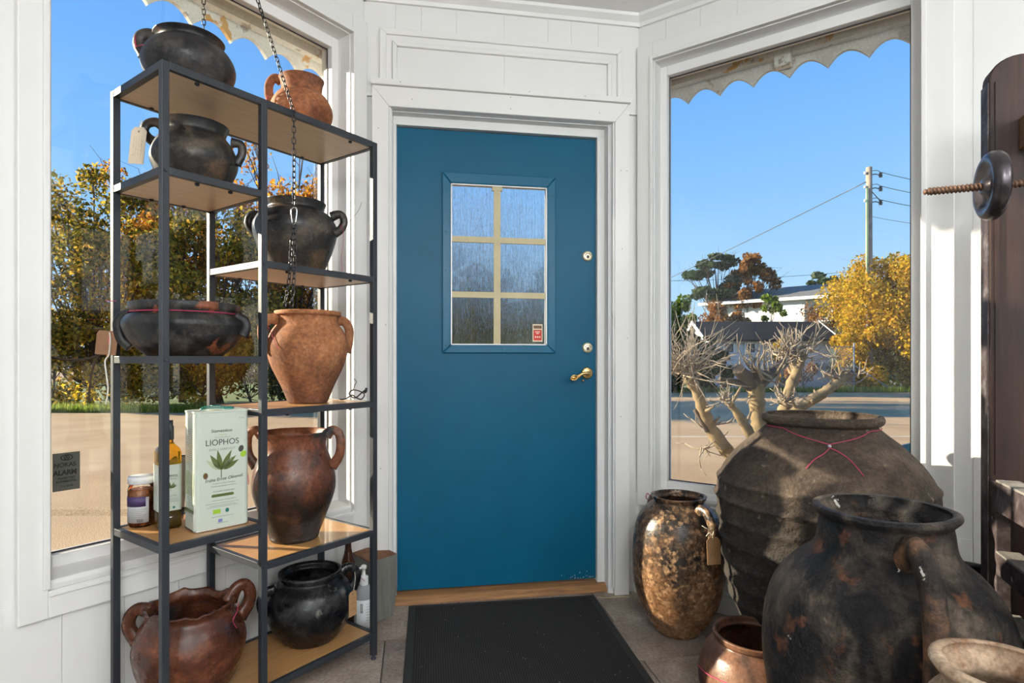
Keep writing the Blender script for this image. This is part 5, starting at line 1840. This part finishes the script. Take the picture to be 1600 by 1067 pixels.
# utility pole with wires
ua = street(13.47, 22.0)
pole = empty('utility_pole', (ua[0], ua[1], GZ), STREET_ROT)
tag(pole, 'wooden utility pole with insulators on its top', 'utility pole')
pole_wood = plain('pole_wood', (.30, .235, .17), .85, var=.25, scale=5, bump=.3)
MB().tube([(0, 0, 0), (0, 0, 4), (0, 0, 8.4)], [.13, .12, .105], 12).build('mast', pole_wood, pole, True)
MB().tube([(-.13, -.1, 0), (-.125, -.1, 3.0)], .035, 8).build('cable_guard', frame_paint, pole, True)
MB().tube([(-.125, -.1, 3.0), (-.12, -.09, 7.6)], .022, 8).build('earth_cable', plain('green_cable', (.06, .20, .11), .6), pole, True)
ins = plain('dark_insulator', (.03, .03, .035), .4)
for z in (8.12, 7.60, 7.08):
    br_ = MB().tube([(.1, 0, z), (.25, 0, z + .03), (.42, 0, z - .02)], .02, 6).build('bracket', ins, pole, True)
    MB().lathe([(0, -.10), (.07, -.09), (.04, -.05), (.08, -.03), (.04, .02), (.07, .05), (.03, .09), (0, .10)], 12).build('insulator', ins, br_, True, (.44, 0, z))
    MB().tube(crom([(.44, 0, z + .08), (.30, -.02, z + .16), (.05, -.05, z + .12)], 4), .012, 5).build('jumper', ins, br_, True)
    MB().lathe([(0, -.05), (.045, -.04), (.045, .04), (0, .05)], 10).build('insulator', frame_paint, pole, True, (-.16, -.02, z + .06))
MB().tube([(.05, -.1, 7.45), (.35, -.12, 7.1)], .018, 6).build('brace', ins, pole, True)
MB().tube([(.10, 0, 2.3), (-.9, -.3, .0)][::-1], .025, 6).build('stay', pole_wood, pole, True)
wire_m = plain('overhead_wire', (.06, .065, .07), .5)
def span(label, p0, p1, r=.014, sag=.25):
    P0, P1 = Vector(p0), Vector(p1)
    pts = [tuple(P0.lerp(P1, k / 16) - Vector((0, 0, sag * 4 * (k / 16) * (1 - k / 16)))) for k in range(17)]
    o = MB().tube(pts, r, 5).build('overhead_wire', wire_m, None, True)
    tag(o, label, 'wire', 'overhead wires')
for z, nm in ((8.22, 'highest overhead wire running right from the pole top'), (7.70, 'second overhead wire running right from the pole'), (7.18, 'third overhead wire running right from the pole'), (6.55, 'lowest thin overhead wire running right from the pole')):
    span(nm, street(13.9 if z > 6.6 else 13.55, 22, z + GZ), street(24, 26.5, z + GZ + .9), .013 if z > 6.6 else .008, .35)
span('long overhead wire slanting down left from the pole across the sky', street(13.35, 22, 7.75), street(10.0, 40, 6.25), .018, .05)
chx = street(27.0, 45.6)
span('faint distant wire stretched level above the trees', street(9.95, 40.1, 6.45), (chx[0], chx[1], 7.95), .016, .15)
fp = street(9.95, 40.1)
pole2 = empty('utility_pole', (fp[0], fp[1], 2.0), STREET_ROT)
tag(pole2, 'distant wooden utility pole hidden behind the window frame', 'utility pole')
MB().tube([(0, 0, 0), (0, 0, 4.6)], [.12, .10], 10).build('mast', pole_wood, pole2, True)
MB().box(-.4, .4, -.04, .04, 4.2, 4.3).build('crossarm', pole_wood, pole2)

# wire mesh fence beside the shed
fa = street(9.75, 21.05)
fence = empty('wire_fence', (fa[0], fa[1], GZ), STREET_ROT)
tag(fence, 'grey wire mesh fence with posts beside the shed', 'fence')
galv = plain('galvanised_wire', (.34, .35, .36), .5, metal=.5)
wm_ = MB()
FWD, FH = 2.6, 1.62
stp = .13
k = -FH
while k < FWD:
    for s_ in (1, -1):
        pts = []
        for t in (0, 1):
            x = k + FH * t
            pts.append((x, t * FH))
        (xa, za), (xb, zb) = pts
        if xa < 0:
            za = za + (0 - xa); xa = 0
        if xb > FWD:
            zb = zb - (xb - FWD); xb = FWD
        if xb > xa + .02:
            if s_ == 1:
                wm_.tube([(xa, 0, za), (xb, 0, zb)], .006, 3)
            else:
                wm_.tube([(FWD - xa, .004, za), (FWD - xb, .004, zb)], .006, 3)
    k += stp
tag(wm_.build('wire_mesh', galv, fence), kind='stuff')
for x in (0, FWD):
    MB().tube([(x, 0, 0), (x, 0, 1.75)], .03, 8).build('post', galv, fence, True)
MB().tube([(0, 0, FH), (FWD, 0, FH)], .012, 6).build('top_rail', galv, fence, True)
MB().tube([(FWD, 0, .95), (FWD + 1.3, -.25, .0)], .022, 6).build('strut', galv, fence, True)

# ------------------------------------------------------------------ pollarded tree just outside the right window
TD = 4.0
def tp_(px, py, dd=0.0):
    d = TD + dd
    return street((px - 800) / 911 * d, d, 1.055 - (py - 561.5) / 911 * d)
base_p = Vector(street(1.775, TD, GZ))
poll = empty('pollarded_tree', tuple(base_p), 0)
tag(poll, 'pale knobbly pollarded tree with bare twig heads outside the right window', 'tree')
def rel(p):
    return tuple(Vector(p) - base_p)
limbs = []
trunk_pts = [(0, 0, 0), rel(tp_(1206, 770)), rel(tp_(1200, 738))]
MB().tube(crom([(0, 0, 0), rel(tp_(1206, 780)), rel(tp_(1200, 738))], 5), [.13, .12, .115, .11, .11, .11, .11, .105, .10, .10, .095], 12).build('trunk', pale_bark, poll, True)
LIMBS = [
    ('limb', [(1192, 745, 0), (1168, 733, .05), (1148, 719, .1), (1115, 676, .1), (1102, 649, .05), (1089, 611, 0), (1076, 591, -.05)], [.070, .066, .062, .056, .048, .046, .044]),
    ('limb', [(1200, 745, 0), (1193, 700, -.1), (1190, 676, -.12), (1184, 645, -.15), (1182, 618, -.18), (1180, 600, -.18)], [.075, .068, .064, .062, .060, .066]),
    ('limb', [(1196, 735, -.1), (1180, 700, -.3), (1176, 688, -.32), (1164, 664, -.36), (1147, 638, -.4), (1133, 626, -.42)], [.045, .040, .038, .034, .028, .018]),
    ('limb', [(1202, 745, .1), (1216, 690, .2), (1226, 640, .25), (1235, 605, .28), (1247, 575, .3), (1252, 552, .32)], [.065, .058, .052, .046, .042, .046]),
    ('limb', [(1206, 745, 0), (1226, 665, .0), (1249, 638, .0), (1280, 618, .0), (1301, 603, .0), (1328, 583, .02)], [.055, .045, .042, .040, .036, .024]),
]
rnd = random.Random(5)
for nm, pts, rr in LIMBS:
    P3 = [rel(tp_(x, y, dd)) for x, y, dd in pts]
    path = crom(P3, 5)
    rads = []
    for k in range(len(path)):
        t = k / (len(path) - 1) * (len(rr) - 1)
        i = min(int(t), len(rr) - 2)
        rads.append(.87 * (rr[i] + (rr[i + 1] - rr[i]) * (t - i)) * (1 + .16 * rnd.uniform(-1, 1)))
    lb_ = MB().tube(path, rads, 10).build('limb', pale_bark, poll, True)
    # stubby knots along the limb
    kn = MB()
    for _ in range(7):
        q = Vector(path[rnd.randrange(6, len(path) - 2)])
        dr = Vector((rnd.uniform(-1, 1), rnd.uniform(-1, 1), rnd.uniform(-.2, 1))).normalized()
        ln_ = rnd.uniform(.06, .13)
        kn.tube([tuple(q), tuple(q + dr * ln_ * .6), tuple(q + dr * ln_ + Vector((rnd.uniform(-.02, .02), 0, .02)))], [.018, .011, .006], 5)
    kn.build('knots', pale_bark, lb_, True)
dark_knuckle = plain('dark_knuckle_bark', (.085, .06, .04), .9, var=.35, scale=12, bump=.6)
def twig_head(pc, n, spread, ln0, ln1, up, rad0=.008, seed=1, flat=.8):
    r = random.Random(seed)
    mb = MB()
    c_ = Vector(rel(pc))
    for k in range(n):
        dr = Vector((r.gauss(0, 1), r.gauss(0, flat), r.gauss(up, .6))).normalized()
        L_ = r.uniform(ln0, ln1)
        p0 = c_ + Vector((r.gauss(0, 1), r.gauss(0, 1), r.gauss(0, .5))) * spread
        pts, p_ = [tuple(p0)], p0.copy()
        for s_ in range(3):
            dr = (dr + Vector((r.gauss(0, .28), r.gauss(0, .28), r.gauss(.12, .22)))).normalized()
            p_ = p_ + dr * L_ / 3
            pts.append(tuple(p_))
            if r.random() < .7:
                d2 = (dr + Vector((r.gauss(0, .7), r.gauss(0, .7), r.gauss(.1, .5)))).normalized()
                mb.tube([tuple(p_), tuple(p_ + d2 * L_ * .22), tuple(p_ + d2 * L_ * .42 + Vector((0, 0, .01)))], [rad0 * .55, rad0 * .45, rad0 * .25], 4)
        mb.tube(pts, [rad0, rad0 * .8, rad0 * .6, rad0 * .35], 5)
    o = mb.build('twigs', twig_bark, poll, True)
    o['kind'] = 'stuff'
twig_head(tp_(1074, 578, -.05), 85, .05, .18, .42, .45, .0046, 11, .9)
twig_head(tp_(1068, 560, .0), 30, .07, .12, .28, .2, .0046, 16, .9)
twig_head(tp_(1245, 548, .32), 60, .055, .10, .24, .25, .007, 12, .8)
twig_head(tp_(1225, 552, .3), 24, .03, .08, .18, .2, .007, 17, .8)
twig_head(tp_(1182, 585, -.18), 26, .06, .10, .24, .6, .008, 13, .7)
twig_head(tp_(1134, 627, -.42), 18, .025, .04, .10, .3, .006, 14)
twig_head(tp_(1318, 590, .02), 20, .05, .06, .17, .5, .008, 15)
twig_head(tp_(1225, 628, .2), 22, .03, .05, .14, .5, .008, 18)
twig_head(tp_(1100, 700, .1), 7, .01, .10, .2, .0, .007, 19)
twig_head(tp_(1108, 665, .1), 7, .012, .06, .16, .1, .009, 20)
def knuckle(pts, rr):
    P3 = [rel(tp_(x, y, dd)) for x, y, dd in pts]
    MB().tube(crom(P3, 4), [rr[0] + (rr[1] - rr[0]) * k / (4 * (len(P3) - 1)) for k in range(4 * (len(P3) - 1) + 1)], 8).build('knuckle', dark_knuckle, poll, True)
knuckle([(1180, 606, -.18), (1168, 592, -.22), (1158, 582, -.26), (1153, 577, -.28)], (.05, .038))
knuckle([(1180, 606, -.18), (1196, 590, -.18), (1212, 578, -.15), (1226, 566, -.12)], (.05, .03))
knuckle([(1178, 604, -.18), (1182, 586, -.2), (1186, 578, -.2)], (.055, .04))
knuckle([(1170, 606, -.2), (1150, 596, -.25), (1136, 594, -.28), (1124, 591, -.3)], (.022, .010))
knuckle([(1136, 594, -.28), (1130, 602, -.3), (1126, 605, -.3)], (.013, .007))
knuckle([(1300, 604, 0), (1316, 592, .05), (1330, 582, .08)], (.034, .026))
knuckle([(1085, 640, .05), (1098, 660, .05), (1106, 672, .08)], (.012, .024))

# ------------------------------------------------------------------ teal garden bench outside the right window
bo = rf(.86, -.72)
gbench = empty('garden_bench', (bo[0], bo[1], GZ), RROT)
tag(gbench, 'teal painted garden bench with a lattice back outside the right window', 'bench')
teal = plain('teal_paint', (.16, .36, .40), .45, var=.08)
BL = 1.3
def arch_z(x):
    return .715 + .16 * math.sin(math.pi * min(1, max(0, x / BL)))
top_ = [(BL * k / 24, 0, arch_z(BL * k / 24)) for k in range(25)]
i = MB()
for (a, c_) in zip(top_[:-1], top_[1:]):
    i.quad([(a[0], -.015, a[2]), (c_[0], -.015, c_[2]), (c_[0], -.015, c_[2] - .055), (a[0], -.015, a[2] - .055)])
    i.quad([(a[0], .015, a[2]), (c_[0], .015, c_[2]), (c_[0], .015, c_[2] - .055), (a[0], .015, a[2] - .055)])
    i.quad([(a[0], -.015, a[2]), (c_[0], -.015, c_[2]), (c_[0], .015, c_[2]), (a[0], .015, a[2])])
    i.quad([(a[0], -.015, a[2] - .055), (c_[0], -.015, c_[2] - .055), (c_[0], .015, c_[2] - .055), (a[0], .015, a[2] - .055)])
i.build('top_rail', teal, gbench)
MB().box(0, BL, -.015, .015, .36, .40).build('lower_rail', teal, gbench, bevel=.003)
k = 0
x = -.05
while x < BL:
    for s_ in (1, -1):
        xa, xb = (x, x + .16) if s_ == 1 else (x + .16, x)
        xa2, xb2 = min(BL - .01, max(.01, xa)), min(BL - .01, max(.01, xb))
        if abs(xa2 - xb2) > .04:
            MB().tube([(xa2, .006 * s_, .39), (xb2, .006 * s_, arch_z(xb2) - .03)], .011, 6).build('lattice_bar', teal, gbench)
    x += .105
for x in (.02, BL - .02):
    MB().box(x - .022, x + .022, -.022, .022, 0, .715).build('leg', teal, gbench, bevel=.003)
    MB().box(x - .022, x + .022, .40, .444, 0, .56).build('leg', teal, gbench, bevel=.003)
    MB().box(x - .02, x + .02, 0, .43, .53, .565).build('armrest', teal, gbench, bevel=.003)
for k in range(5):
    MB().box(0.0, BL, .03 + k * .085, .10 + k * .085, .36, .38).build('seat_slat', teal, gbench, bevel=.003)

# ------------------------------------------------------------------ unseen fill lamps added to brighten the room
m, nt, b = new_mat('fill_lamp_glow')
nt.nodes.remove(b)
em = nt.nodes.new('ShaderNodeEmission')
em.inputs[0].default_value = (.96, .985, 1.0, 1)
em.inputs[1].default_value = 49
nt.links.new(em.outputs[0], nt.nodes['Material Output'].inputs[0])
opal = m
FILL_LAMPS = [(-.2, -3.3, 'nearest the door'), (1.7, -3.2, 'by the right wall'), (-.9, -4.8, 'at the back left'), (.9, -4.8, 'at the back right'), (0, -6.2, 'in the far corner')]
for x, y, where in FILL_LAMPS:
    lamp = empty('fill_lamp', (x, y, 0), 0)
    tag(lamp, 'added round opal glass fill lamp ' + where + ' of the shop', 'lamp', 'added fill lamps behind the viewpoint')
    MB().lathe([(0, 2.60), (.07, 2.60), (.075, 2.59), (.072, 2.575), (.03, 2.56), (.008, 2.55), (.008, 2.25), (.04, 2.245), (.04, 2.23), (0, 2.23)], 24).build('ceiling_rose', brass, lamp, True)
    sph = [(.17 * math.sin(math.pi * k / 14), 2.08 - .17 * math.cos(math.pi * k / 14)) for k in range(15)]
    MB().lathe([(0 if k in (0, 14) else r_, z_) for k, (r_, z_) in enumerate(sph)], 24).build('globe', opal, lamp, True)
